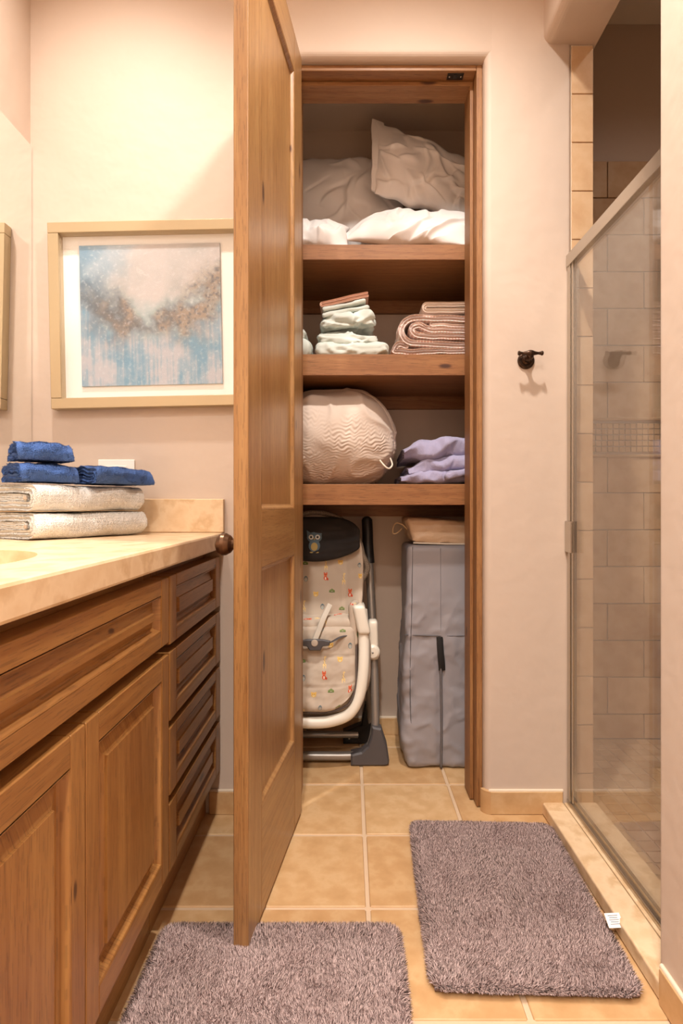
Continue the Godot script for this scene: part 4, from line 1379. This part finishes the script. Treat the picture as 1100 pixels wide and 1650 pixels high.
# ---------------------------------------------------------------- towels
func build_towels() -> void:
	var at := Vector3(-0.789, 0.9082, -1.398)
	var ang := atan2(0.305, 0.188)    # long side runs from the near corner towards the far wall
	var gm := "towels stacked on the vanity"
	var a := noise(801, 5.0, 2)
	var fz := noise(802, 130.0, 2)
	var fuzz := func(p: Vector3) -> Vector3: return Vector3(fz.get_noise_3dv(p), fz.get_noise_3dv(p + Vector3(3, 0, 0)), fz.get_noise_3dv(p + Vector3(0, 3, 0))) * 0.0015
	# local z: along the long side, away from the near corner; local x: towards the room
	for k in 2:
		var y := 0.0
		var o := thing("bath_towel", ["white terry bath towel at the bottom of the vanity stack", "white terry bath towel directly under the blue towels"][k], "towel", at + Vector3(0, 0.0004 + 0.0725 * k, 0), 0.0, gm)
		o.basis = towel_basis(ang + 0.03 * k)
		var sd := 3.0 * k
		var wob := func(p: Vector3) -> Vector3:
			var q := p + Vector3(0.008 * a.get_noise_2d(p.z * 1.5, p.y * 2.0 + sd), 0.005 * a.get_noise_2d(p.x * 1.5 + sd, p.z * 1.2), 0.006 * a.get_noise_2d(p.x * 2.0, p.y * 2.0 + sd))
			q.y = clampf(q.y, -0.0325, 0.0335)
			return q + fuzz.call(p)
		var g := Geo.new()
		add_fold(g, u_path(0.0222, 0.185, 1.0, 0.002, 0.004), 0.0235, 0.33, 90, wob, Vector3(0, 0.034, -0.168))
		g.smooth()
		put("outer_fold", g.commit(), M.white_terry, o)
		terry(o, g, M.white_terry, 3, 820 + k)
		g = Geo.new()
		add_fold(g, u_path(0.0052, 0.14, 1.0, 0.0, 0.004), 0.0095, 0.322, 80, wob, Vector3(-0.036, 0.034, -0.166))
		g.smooth()
		put("inner_fold", g.commit(), M.white_terry, o)
		put("hem_band", cbox(Vector3(0.013, 0.010, 0.006), 0.002), M.taupe_plastic, o, Vector3(-0.033, 0.034, -0.003))
	# blue cloths
	var names_ := ["blue folded washcloth at the very top of the towel stack", "blue folded washcloth under the topmost one", "blue folded hand towel lying beside the washcloths towards the wall"]
	var spec := [[Vector3(-0.815, 1.1115, -1.488), 0.130, 0.105, -0.30, 0.0145, 0.010], [Vector3(-0.818, 1.0555, -1.490), 0.140, 0.115, -0.15, 0.0135, 0.009], [Vector3(-0.708, 1.0555, -1.645), 0.195, 0.15, 0.05, 0.0145, 0.010]]
	for k in 3:
		var s: Array = spec[k]
		var o := thing("washcloth" if k < 2 else "hand_towel", names_[k], "towel", s[0], 0.0, gm)
		o.basis = towel_basis(ang + s[3])
		var sd := 11.0 + 5.0 * k
		var drape: float = 0.006
		var ln: float = s[1]
		var wob := func(p: Vector3) -> Vector3:
			var q := p + Vector3(0.008 * a.get_noise_2d(p.z * 2.5, p.y * 5.0 + sd), 0.007 * a.get_noise_2d(p.x * 3.0 + sd, p.z * 2.5), 0.006 * a.get_noise_2d(p.x * 2.0, p.y * 3.0 + sd))
			q.y -= drape * pow(p.z / ln * 2.0, 2) * (1.0 if p.z < 0.0 else 0.3)
			q.y = maxf(q.y, -0.0215)
			return q + fuzz.call(p)
		var g := Geo.new()
		add_fold(g, u_path(0.0125, s[2], 1.0, 0.003, 0.004), 0.0215, s[1], 60, wob, Vector3(s[2] * 0.5, 0.023, 0))
		g.smooth()
		put("cloth_fold", g.commit(), M.blue_terry, o)
		terry(o, g, M.blue_terry, 3, 830 + k)

func terry(parent: Node3D, src: Geo, m: Material, per: int, sd: int) -> void:
	# short loops of pile standing on the folded cloth
	var r := RandomNumberGenerator.new()
	r.seed = sd
	var g := Geo.new()
	for i in src.v.size():
		var n := src.n[i]
		if n.y < -0.35: continue
		var a := n.cross(Vector3(0.3, 0.2, 0.9)).normalized()
		var b := n.cross(a)
		for k in per:
			var p := src.v[i] + a * r.randf_range(-0.0022, 0.0022) + b * r.randf_range(-0.0022, 0.0022) - n * 0.0008
			var tip := p + (n + a * r.randf_range(-0.8, 0.8) + b * r.randf_range(-0.8, 0.8)).normalized() * r.randf_range(0.0022, 0.0036)
			var w := (a * r.randf_range(-1, 1) + b * r.randf_range(-1, 1)).normalized() * 0.0007
			var nn := (n + a * r.randf_range(-0.35, 0.35) + b * r.randf_range(-0.35, 0.35)).normalized()
			var f := g.v.size()
			g.v.append(p - w); g.v.append(p + w); g.v.append(tip)
			for q in 3:
				g.n.append(nn); g.uv.append(Vector2.ZERO)
			g.idx.append_array(PackedInt32Array([f, f + 1, f + 2]))
	put("terry_loops", g.commit(), m, parent).set_meta("kind", "stuff")

func towel_basis(ang: float) -> Basis:
	# local z along the long side (from the far wall to the near corner), local x across it towards the room
	var z := -Vector3(cos(ang), 0, -sin(ang))
	return Basis(Vector3.UP.cross(z).normalized(), Vector3.UP, z)


# ---------------------------------------------------------------- rugs
func build_rug(label: String, at: Vector3, turn: float, w: float, d: float, count: int, sd: int) -> Node3D:
	var o := thing("bath_rug", label, "rug", at, turn, "mauve grey bath rugs")
	put("backing", soft_box(Vector3(w * 0.5 - 0.004, 0.006, d * 0.5 - 0.004), 0.006, 0.04, func(p: Vector3, n: Vector3) -> Vector3: return p), M.rug_backing, o, Vector3(0, 0.0065, 0))
	var r := RandomNumberGenerator.new()
	r.seed = sd
	var flow := noise(sd, 5.0, 2)
	var flow2 := noise(sd + 1, 16.0, 2)
	var g := Geo.new()
	var total := count * 5
	g.v.resize(total); g.n.resize(total); g.uv.resize(total); g.c.resize(total)
	g.idx.resize(count * 9)
	var base := Color(0.70, 0.51, 0.475)
	for i in count:
		var x := r.randf_range(-w * 0.5, w * 0.5)
		var z := r.randf_range(-d * 0.5, d * 0.5)
		# rounded corners
		var cx := maxf(absf(x) - (w * 0.5 - 0.03), 0.0)
		var cz := maxf(absf(z) - (d * 0.5 - 0.03), 0.0)
		if cx * cx + cz * cz > 0.0009:
			x *= 0.93; z *= 0.93
		var fx := flow.get_noise_2d(x, z)
		var fz := flow.get_noise_2d(x + 9.0, z)
		var lean := Vector3(fx * 1.0 + flow2.get_noise_2d(x, z) * 0.25 + r.randf_range(-0.6, 0.6), 1.0, fz * 1.0 + flow2.get_noise_2d(x + 5.0, z) * 0.25 + r.randf_range(-0.6, 0.6))
		# the edge pile falls outwards
		var ex := smoothstep(w * 0.5 - 0.022, w * 0.5, absf(x)) * signf(x)
		var ez := smoothstep(d * 0.5 - 0.022, d * 0.5, absf(z)) * signf(z)
		lean.x += ex * 1.1; lean.z += ez * 1.1
		lean.y -= 0.55 * maxf(absf(ex), absf(ez))
		lean = lean.normalized()
		var l := r.randf_range(0.012, 0.016)
		var wd := r.randf_range(0.0004, 0.0007)
		var an := r.randf() * TAU
		var sv := Vector3(cos(an), 0, sin(an)) * wd
		var p0 := Vector3(x, 0.009, z)
		var p1 := p0 + Vector3(lean.x * 0.35, lean.y, lean.z * 0.35).normalized() * l * 0.5
		var p2 := p1 + lean * l * 0.5
		var nn := (Vector3(lean.x * 0.4, 0.9, lean.z * 0.4) + Vector3(r.randf_range(-0.15, 0.15), 0, r.randf_range(-0.15, 0.15))).normalized()
		var k := i * 5
		g.v[k] = p0 - sv; g.v[k + 1] = p0 + sv; g.v[k + 2] = p1 - sv * 0.9; g.v[k + 3] = p1 + sv * 0.9; g.v[k + 4] = p2
		var tone := r.randf_range(0.92, 1.08)
		for q in 5:
			g.n[k + q] = nn
			g.c[k + q] = Color(base.r * tone, base.g * tone, base.b * tone)
		var q3 := i * 9
		g.idx[q3] = k; g.idx[q3 + 1] = k + 1; g.idx[q3 + 2] = k + 3
		g.idx[q3 + 3] = k; g.idx[q3 + 4] = k + 3; g.idx[q3 + 5] = k + 2
		g.idx[q3 + 6] = k + 2; g.idx[q3 + 7] = k + 3; g.idx[q3 + 8] = k + 4
	put("pile", g.commit(), M.rug_pile, o).set_meta("kind", "stuff")
	return o


# ---------------------------------------------------------------- high chair
func mirror_x(pts: Array, cx: float) -> Array:
	var out := []
	for p in pts: out.append(Vector3(2.0 * cx - p.x, p.y, p.z))
	return out

func build_high_chair() -> void:
	var c := -0.134
	var o := thing("high_chair", "folded baby high chair with animal print seat and grey tube legs", "high chair", Vector3(c, 0, -2.2))
	# tube frame, one long bend: up one side, along the floor, up the other
	var half := [Vector3(0.0, 0.029, 0.035), Vector3(0.13, 0.029, 0.035), Vector3(0.185, 0.036, 0.034), Vector3(0.215, 0.062, 0.03), Vector3(0.232, 0.12, 0.026), Vector3(0.236, 0.2, 0.018), Vector3(0.228, 0.5, -0.03), Vector3(0.214, 0.80, -0.095)]
	var whole := []
	for i in range(half.size() - 1, 0, -1): whole.append(Vector3(-half[i].x, half[i].y, half[i].z))
	whole.append_array(half)
	put("front_frame_tube", tube(whole, 0.0165, -1, 6, 14), M.grey_metal, o)
	var rear := [Vector3(-0.20, 0.36, -0.06), Vector3(-0.222, 0.12, -0.14), Vector3(-0.19, 0.045, -0.155), Vector3(-0.12, 0.034, -0.158), Vector3(0.12, 0.034, -0.158), Vector3(0.19, 0.045, -0.155), Vector3(0.222, 0.12, -0.14), Vector3(0.20, 0.36, -0.06)]
	put("rear_frame_tube", tube(rear, 0.014, -1, 6, 12), M.grey_metal, o)
	for s in [-1.0, 1.0]:
		var foot := []
		for p in [Vector2(0.141, 0.044), Vector2(0.141, 0.001), Vector2(0.272, 0.001), Vector2(0.285, 0.006), Vector2(0.288, 0.022), Vector2(0.280, 0.075), Vector2(0.258, 0.143), Vector2(0.222, 0.150), Vector2(0.219, 0.115), Vector2(0.206, 0.075), Vector2(0.182, 0.053)]:
			foot.append(Vector2(p.x * s, p.y))
		put("foot_cap", prism(foot, 0.008, 0.062, 0.006), M.dark_plastic, o)
		var rf := []
		for p in [Vector2(0.11, 0.05), Vector2(0.11, 0.001), Vector2(0.235, 0.001), Vector2(0.25, 0.02), Vector2(0.246, 0.17), Vector2(0.20, 0.165), Vector2(0.185, 0.08)]:
			rf.append(Vector2(p.x * s, p.y))
		var rc := put("rear_foot_cap", prism(rf, -0.185, -0.135, 0.005), M.black_plastic, o)
		for q in [Vector2(0.135, 0.025), Vector2(0.225, 0.12)]:
			put("screw", lathe([Vector2(0, 0.002), Vector2(0.004, 0.0015), Vector2(0.005, 0)], 12, Basis(Vector3.RIGHT, PI / 2)), M.nickel, rc, Vector3(q.x * s, q.y, -0.1348))
		# black hand grip on top of each leg
		var grip := put("hand_grip", tube([Vector3(0.216 * s, 0.76, -0.086), Vector3(0.212 * s, 0.82, -0.099), Vector3(0.210 * s, 0.90, -0.112), Vector3(0.208 * s, 0.935, -0.118)], 0.0225, 0.026, 5, 14), M.black_plastic, o)
		put("grip_cap", lathe([Vector2(0, 0.016), Vector2(0.010, 0.0135), Vector2(0.018, 0.007), Vector2(0.0215, 0.0)], 18), M.black_plastic, grip, Vector3(0.208 * s, 0.934, -0.118))
		# arm, shoulder joint and slider in cream plastic
		put("armrest", soft_box(Vector3(0.024, 0.055, 0.05), 0.010, 0.012, func(p: Vector3, n: Vector3) -> Vector3: return Vector3(p.x + (-0.012 if s > 0 else 0.012) * (p.y / 0.055) * s * s, p.y, p.z)), M.cream_plastic, o, Vector3(0.181 * s, 0.565, 0.055))
		put("slider_joint", soft_box(Vector3(0.021, 0.078, 0.03), 0.012, 0.012, func(p: Vector3, n: Vector3) -> Vector3: return Vector3(p.x * (1.0 - 0.12 * p.y / 0.078), p.y, p.z)), M.cream_plastic, o, Vector3(0.228 * s, 0.468, -0.012))
		var pv := put("pivot_cover", lathe([Vector2(0, 0.014), Vector2(0.02, 0.012), Vector2(0.027, 0.006), Vector2(0.029, 0), Vector2(0, 0)], 24, Basis(Vector3.RIGHT, PI / 2)), M.cream_plastic, o, Vector3(0.226 * s, 0.425, 0.018))
		put("pivot_screw", lathe([Vector2(0, 0.002), Vector2(0.004, 0.0)], 10, Basis(Vector3.RIGHT, PI / 2)), M.grey_metal, pv, Vector3(0, 0, 0.0142))
		put("side_shell", soft_box(Vector3(0.02, 0.125, 0.055), 0.016, 0.015, func(p: Vector3, n: Vector3) -> Vector3: return Vector3(p.x - s * 0.05 * pow(maxf(0.0, -p.y / 0.125), 2.0), p.y, p.z)), M.taupe_plastic, o, Vector3(0.197 * s, 0.36, 0.03))
	# rim of the seat, a broad U in cream plastic
	var rim := [Vector3(0.183, 0.60, 0.07), Vector3(0.190, 0.50, 0.08), Vector3(0.188, 0.38, 0.10), Vector3(0.172, 0.285, 0.11), Vector3(0.135, 0.222, 0.116), Vector3(0.07, 0.196, 0.12), Vector3(0.0, 0.190, 0.121)]
	var full := rim.duplicate()
	for i in range(rim.size() - 2, -1, -1): full.append(Vector3(-rim[i].x, rim[i].y, rim[i].z))
	put("seat_rim", tube(full, 0.021, 0.019, 6, 14), M.cream_plastic, o)
	put("seat_shell", soft_box(Vector3(0.165, 0.15, 0.03), 0.03, 0.02, func(p: Vector3, n: Vector3) -> Vector3: return p), M.taupe_plastic, o, Vector3(0, 0.36, 0.06), Vector3(deg_to_rad(-12), 0, 0))
	put("seat_pan", soft_box(Vector3(0.19, 0.02, 0.12), 0.02, 0.02, func(p: Vector3, n: Vector3) -> Vector3: return p), M.taupe_plastic, o, Vector3(0, 0.30, -0.04))
	put("back_shell", soft_box(Vector3(0.165, 0.22, 0.016), 0.016, 0.02, func(p: Vector3, n: Vector3) -> Vector3: return Vector3(p.x * (1.0 - 0.3 * pow(maxf(p.y, 0.0) / 0.22, 2)), p.y, p.z)), M.taupe_plastic, o, Vector3(0, 0.72, -0.075), Vector3(deg_to_rad(-7), 0, 0))
	# padded cover: back, seat
	var q := noise(901, 9.0, 3)
	var bk := put("back_pad", soft_box(Vector3(0.192, 0.232, 0.026), 0.024, 0.007, func(p: Vector3, n: Vector3) -> Vector3:
		var v := p.y / 0.232
		var s := Vector3(p.x * (1.0 - 0.24 * pow(maxf(v, 0.0), 3.0) - 0.10 * pow(maxf(-v, 0.0), 2.0)), p.y - 0.30 * p.x * p.x * maxf(v, 0.0) / 0.192, p.z)
		if n.z > 0.2: s.z += 0.006 * q.get_noise_2d(p.x, p.y) + 0.05 * pow(absf(p.x) / 0.192, 3.0) - 0.004 * exp(-pow((absf(p.x) - 0.125) / 0.006, 2.0))
		return s, true), M.print_cloth, o, Vector3(0, 0.735, -0.03), Vector3(deg_to_rad(-6), 0, 0))
	var trim := []
	for i in 15:
		var an := deg_to_rad(lerpf(-28.0, 208.0, i / 14.0))
		trim.append(Vector3(0.188 * cos(an) * (1.0 if sin(an) > 0 else 1.12), 0.045 + 0.185 * sin(an) * (1.0 if sin(an) > 0.0 else 0.9), 0.012 + 0.03 * absf(cos(an))))
	put("edge_trim", tube(trim, 0.0115, 0.016, 5, 10), M.speckled_trim, bk)
	var sp := put("seat_pad", soft_box(Vector3(0.158, 0.155, 0.024), 0.022, 0.006, func(p: Vector3, n: Vector3) -> Vector3:
		var v := p.y / 0.155
		var s := Vector3(p.x * (1.0 - 0.22 * pow(maxf(-v, 0.0), 5.0)), p.y + 0.045 * pow(absf(p.x) / 0.158, 4.0) * maxf(-v, 0.0), p.z)
		if n.z > 0.2:
			s.z += 0.007 * q.get_noise_2d(p.x * 1.2, p.y * 1.2 + 4.0) - 0.004 * exp(-pow((absf(p.y + 0.01) - 0.055) / 0.005, 2.0)) + 0.002 * absf(q.get_noise_2d(p.x * 4.0, p.y * 4.0))
		return s, true), M.print_cloth, o, Vector3(0, 0.385, 0.100), Vector3(deg_to_rad(-9), 0, 0))
	var pipe := [Vector3(0.160, 0.15, 0.0), Vector3(0.161, 0.02, 0.0), Vector3(0.157, -0.07, 0.002), Vector3(0.138, -0.122, 0.004), Vector3(0.10, -0.145, 0.004), Vector3(0.05, -0.155, 0.004), Vector3(0, -0.157, 0.004)]
	var pf := pipe.duplicate()
	for i in range(pipe.size() - 2, -1, -1): pf.append(Vector3(-pipe[i].x, pipe[i].y, pipe[i].z))
	put("piping", tube(pf, 0.0045, -1, 6, 8), M.piping, sp)
	put("seat_fold", crumple(Vector3(0.155, 0.026, 0.05), 0.025, 905, 0.006, 0.008), M.print_cloth, o, Vector3(0, 0.545, 0.035))
	for s in [-1.0, 1.0]:
		put("side_wing", soft_box(Vector3(0.017, 0.085, 0.05), 0.016, 0.01, func(p: Vector3, n: Vector3) -> Vector3: return p + Vector3(0.004 * q.get_noise_2d(p.y * 2.0, p.z), 0, 0)), M.print_cloth, o, Vector3(0.158 * s, 0.545, 0.045), Vector3(0, deg_to_rad(-14 * s), 0))
	# dark head cushion with an embroidered owl
	var hd := put("head_cushion", soft_box(Vector3(0.176, 0.088, 0.020), 0.020, 0.007, func(p: Vector3, n: Vector3) -> Vector3:
		var u := p.x / 0.176
		var v := p.y / 0.088
		var y := p.y
		if v > 0.0: y = p.y * (1.0 - 0.55 * pow(absf(u), 4.0))
		else: y = p.y * (1.0 - 0.55 * u * u)
		return Vector3(p.x, y, p.z + (0.006 * q.get_noise_2d(p.x * 0.8, p.y * 2.5) + 0.042 * pow(absf(u), 3.0) if n.z > 0.1 else 0.0)), true), M.black_cloth, o, Vector3(0, 0.862, 0.002), Vector3(deg_to_rad(-6), 0, 0))
	var fz := 0.0215
	var face := func(called: String, x: float, y: float, rx: float, ry: float, m: Material, z: float) -> void:
		var poly := []
		for i in 20: poly.append(Vector2(x + rx * cos(TAU * i / 20), y + ry * sin(TAU * i / 20)))
		put(called, prism(poly, fz - 0.006, fz + z, 0.0004), m, hd)
	face.call("owl_head", 0, 0.006, 0.029, 0.021, M.owl_blue, 0.0012)
	face.call("owl_body", 0, -0.026, 0.022, 0.024, M.owl_blue, 0.0010)
	for s in [-1.0, 1.0]:
		put("owl_ear", prism([Vector2(0.012 * s, 0.022), Vector2(0.030 * s, 0.034), Vector2(0.028 * s, 0.012)], fz - 0.006, fz + 0.0011), M.owl_blue, hd)
		face.call("owl_eye", 0.0125 * s, 0.007, 0.0095, 0.0095, M.owl_white, 0.0019)
		face.call("owl_pupil", 0.0125 * s, 0.007, 0.0042, 0.0046, M.slot_black, 0.0026)
		face.call("owl_foot", 0.010 * s, -0.052, 0.008, 0.0025, M.owl_gold, 0.0012)
	face.call("owl_belly", 0, -0.030, 0.013, 0.016, M.owl_gold, 0.0018)
	put("owl_beak", prism([Vector2(-0.004, 0.003), Vector2(0.004, 0.003), Vector2(0, -0.006)], fz - 0.006, fz + 0.0028), M.owl_gold, hd)
	# harness
	put("crotch_strap", tube([Vector3(0.062, 0.615, 0.05), Vector3(0.040, 0.575, 0.100), Vector3(0.020, 0.525, 0.118), Vector3(0.008, 0.495, 0.124)], 0.0105, 0.002, 5, 10), M.strap_cloth, o)
	put("waist_strap", tube([Vector3(0.005, 0.488, 0.128), Vector3(0.055, 0.486, 0.130), Vector3(0.10, 0.505, 0.118), Vector3(0.148, 0.512, 0.085)], 0.008, 0.002, 5, 10, Vector3.UP), M.dark_plastic, o)
	put("waist_strap", tube([Vector3(-0.005, 0.488, 0.128), Vector3(-0.055, 0.486, 0.130), Vector3(-0.10, 0.505, 0.118), Vector3(-0.148, 0.512, 0.085)], 0.008, 0.002, 5, 10, Vector3.UP), M.dark_plastic, o)
	var bu := put("buckle", prism([Vector2(-0.058, 0.008), Vector2(-0.052, -0.008), Vector2(-0.028, -0.011), Vector2(-0.018, -0.026), Vector2(0.022, -0.026), Vector2(0.030, -0.011), Vector2(0.054, -0.008), Vector2(0.058, 0.008), Vector2(0.03, 0.014), Vector2(-0.03, 0.014)], 0.0, 0.016, 0.003), M.dark_plastic, o, Vector3(0.008, 0.488, 0.126))
	put("release_button", lathe([Vector2(0, 0.004), Vector2(0.011, 0.003), Vector2(0.013, 0)], 20, Basis(Vector3.RIGHT, PI / 2)), M.taupe_plastic, bu, Vector3(0, 0.002, 0.0158))
	put("tray_slide", tube([Vector3(-0.17, 0.075, -0.05), Vector3(0.17, 0.075, -0.05)], 0.012), M.grey_metal, o)


# ---------------------------------------------------------------- grey bag and the roll on it
func build_bag() -> void:
	var o := thing("travel_bag", "tall grey nylon zipped bag standing upright on the closet floor", "bag", Vector3(0.345, 0.002, -2.235))
	var a := noise(951, 4.0, 2)
	var b := noise(952, 6.0, 3)
	var H := 0.421
	var mesh := soft_box(Vector3(0.127, H, 0.12), 0.022, 0.008, func(p: Vector3, n: Vector3) -> Vector3:
		var v := (p.y + H) / (2.0 * H)        # 0 at the floor, 1 at the top
		var s := p
		s.x *= 1.0 + 0.11 * smoothstep(0.75, 0.35, v) - 0.10 * smoothstep(0.16, 0.0, v)
		var puck := smoothstep(0.9, 0.6, v)
		var rid := maxf(0.0, 1.0 - absf(b.get_noise_3d(p.x * 0.9 + p.y * 0.5, p.y * 0.7 - p.x * 0.5, p.z)) * 4.0)
		s += n * (0.010 * a.get_noise_3dv(p) + 0.005 * rid) * puck
		# gathers beside the zip and the side seam
		if n.z > 0.5:
			s.z += 0.0025 * sin(p.y * 95.0 + 3.0 * a.get_noise_1d(p.y * 3.0)) * exp(-pow((p.x + 0.112) / 0.018, 2.0)) * puck
			s.z -= 0.006 * exp(-pow(p.x / 0.014, 2.0)) * smoothstep(0.6, 0.5, v)
		s.y = maxf(s.y, -H)
		return s)
	put("bag_body", mesh, M.grey_nylon, o, Vector3(0, H, 0))
	# seams follow the front
	put("seam", tube([Vector3(-0.134, 0.505, 0.118), Vector3(-0.06, 0.503, 0.1225), Vector3(0.0, 0.502, 0.1215), Vector3(0.06, 0.502, 0.1225), Vector3(0.128, 0.503, 0.119)], 0.0014, 0.004, 4, 6), M.seam_grey, o)
	put("seam", tube([Vector3(-0.105, 0.835, 0.116), Vector3(-0.109, 0.6, 0.1225), Vector3(-0.115, 0.4, 0.124), Vector3(-0.113, 0.2, 0.122), Vector3(-0.098, 0.02, 0.116)], 0.0013, 0.005, 5, 6), M.seam_grey, o)
	put("seam", tube([Vector3(0.0, 0.83, 0.119), Vector3(0.0, 0.65, 0.1225), Vector3(0.0, 0.51, 0.1225)], 0.0010, 0.004, 5, 6), M.grey_nylon, o)
	var zp := put("zipper", tube([Vector3(-0.003, 0.50, 0.121), Vector3(0.0, 0.40, 0.121), Vector3(0.003, 0.2, 0.122), Vector3(0.002, 0.03, 0.121), Vector3(0.002, 0.008, 0.113)], 0.005, 0.006, 6, 8), M.zip_grey, o)
	put("pull_tab", tube([Vector3(-0.004, 0.498, 0.124), Vector3(-0.002, 0.45, 0.128), Vector3(0.003, 0.40, 0.127), Vector3(0.005, 0.372, 0.122)], 0.0125, 0.003, 6, 10), M.black_strap, zp)

	var w := thing("wrapped_bundle", "crinkly bagged beige linen bundle lying on the grey bag", "bundle", Vector3(0.345, 0.846, -2.235))
	var c := noise(971, 10.0, 3)
	put("bundle", soft_box(Vector3(0.116, 0.046, 0.10), 0.016, 0.006, func(p: Vector3, n: Vector3) -> Vector3:
		var rid := maxf(0.0, 1.0 - absf(c.get_noise_3d(p.x * 0.5, p.y * 2.6, p.z)) * 3.0)
		var s := p + n * (0.005 * rid + 0.006 * c.get_noise_3dv(p * 0.4))
		s.x += -0.014 * (p.y / 0.046) if p.x < 0.0 else 0.0
		s.y -= 0.008 * (p.x / 0.116)
		s.y = maxf(s.y, -0.046)
		return s), M.wrapped_linen, w, Vector3(0, 0.047, 0))
	put("cord_loop", tube([Vector3(-0.118, 0.055, 0.04), Vector3(-0.135, 0.072, 0.045), Vector3(-0.158, 0.080, 0.05), Vector3(-0.172, 0.066, 0.05), Vector3(-0.174, 0.042, 0.05), Vector3(-0.160, 0.040, 0.05), Vector3(-0.138, 0.058, 0.045)], 0.0024, -1, 6, 8), M.cord, w)
	put("stitched_edge", tube([Vector3(-0.100, 0.006, 0.100), Vector3(0.0, 0.003, 0.104), Vector3(0.112, 0.001, 0.101)], 0.003, -1, 6, 8), M.hem_cream, w)


func _ready() -> void:
	rng.seed = 7
	make_materials()
	set_camera()
	downlight(Vector3(-0.72, CEIL - 0.001, -1.22), 7.0, 62.0, "recessed ceiling downlight over the vanity near the picture")
	downlight(Vector3(0.20, CEIL - 0.001, -1.04), 11.5, 68.0, "recessed ceiling downlight in front of the robe hook wall")
	downlight(Vector3(-0.15, CEIL - 0.001, 0.45), 13.0, 72.0, "recessed ceiling downlight just behind the viewer")
	downlight(Vector3(-0.25, CEIL - 0.001, 1.30), 14.0, 74.0, "recessed ceiling downlight at the near end of the room")
	downlight(Vector3(1.25, CEIL - 0.001, -1.55), 0.9, 70.0, "dim recessed downlight inside the shower")
	build_shell()
	build_vanity()
	build_door()
	build_shelves()
	build_shower_door()
	build_wall_items()
	build_high_chair()
	build_bag()
	build_pillows()
	build_linens()
	build_towels()
	build_rug("shaggy mauve grey bath rug lying under the open door", Vector3(-0.157, 0.0, -1.105), 0.0, 0.545, 0.42, 250000, 1201)
	var rug := build_rug("shaggy mauve grey bath rug with white tag beside the shower", Vector3(0.392, 0.0, -1.435), deg_to_rad(-2.0), 0.425, 0.60, 270000, 1301)
	var tg := put("care_tag", soft_box(Vector3(0.017, 0.0008, 0.016), 0.0007, 0.006, func(p: Vector3, n: Vector3) -> Vector3: return p + Vector3(0, -0.4 * maxf(p.x, 0.0) * p.x * 10.0 * 0.0 + 0.12 * p.x, 0)), M.rug_tag, rug, Vector3(0.226, 0.036, 0.127), Vector3(deg_to_rad(24), 0, 0))
	for k in 5: put("print_line", cbox(Vector3(0.022 - 0.004 * (k % 2), 0.0003, 0.0012), 0.0001), M.zip_grey, tg, Vector3(0, 0.0011, -0.010 + k * 0.0046), Vector3(0, 0, 0.12))
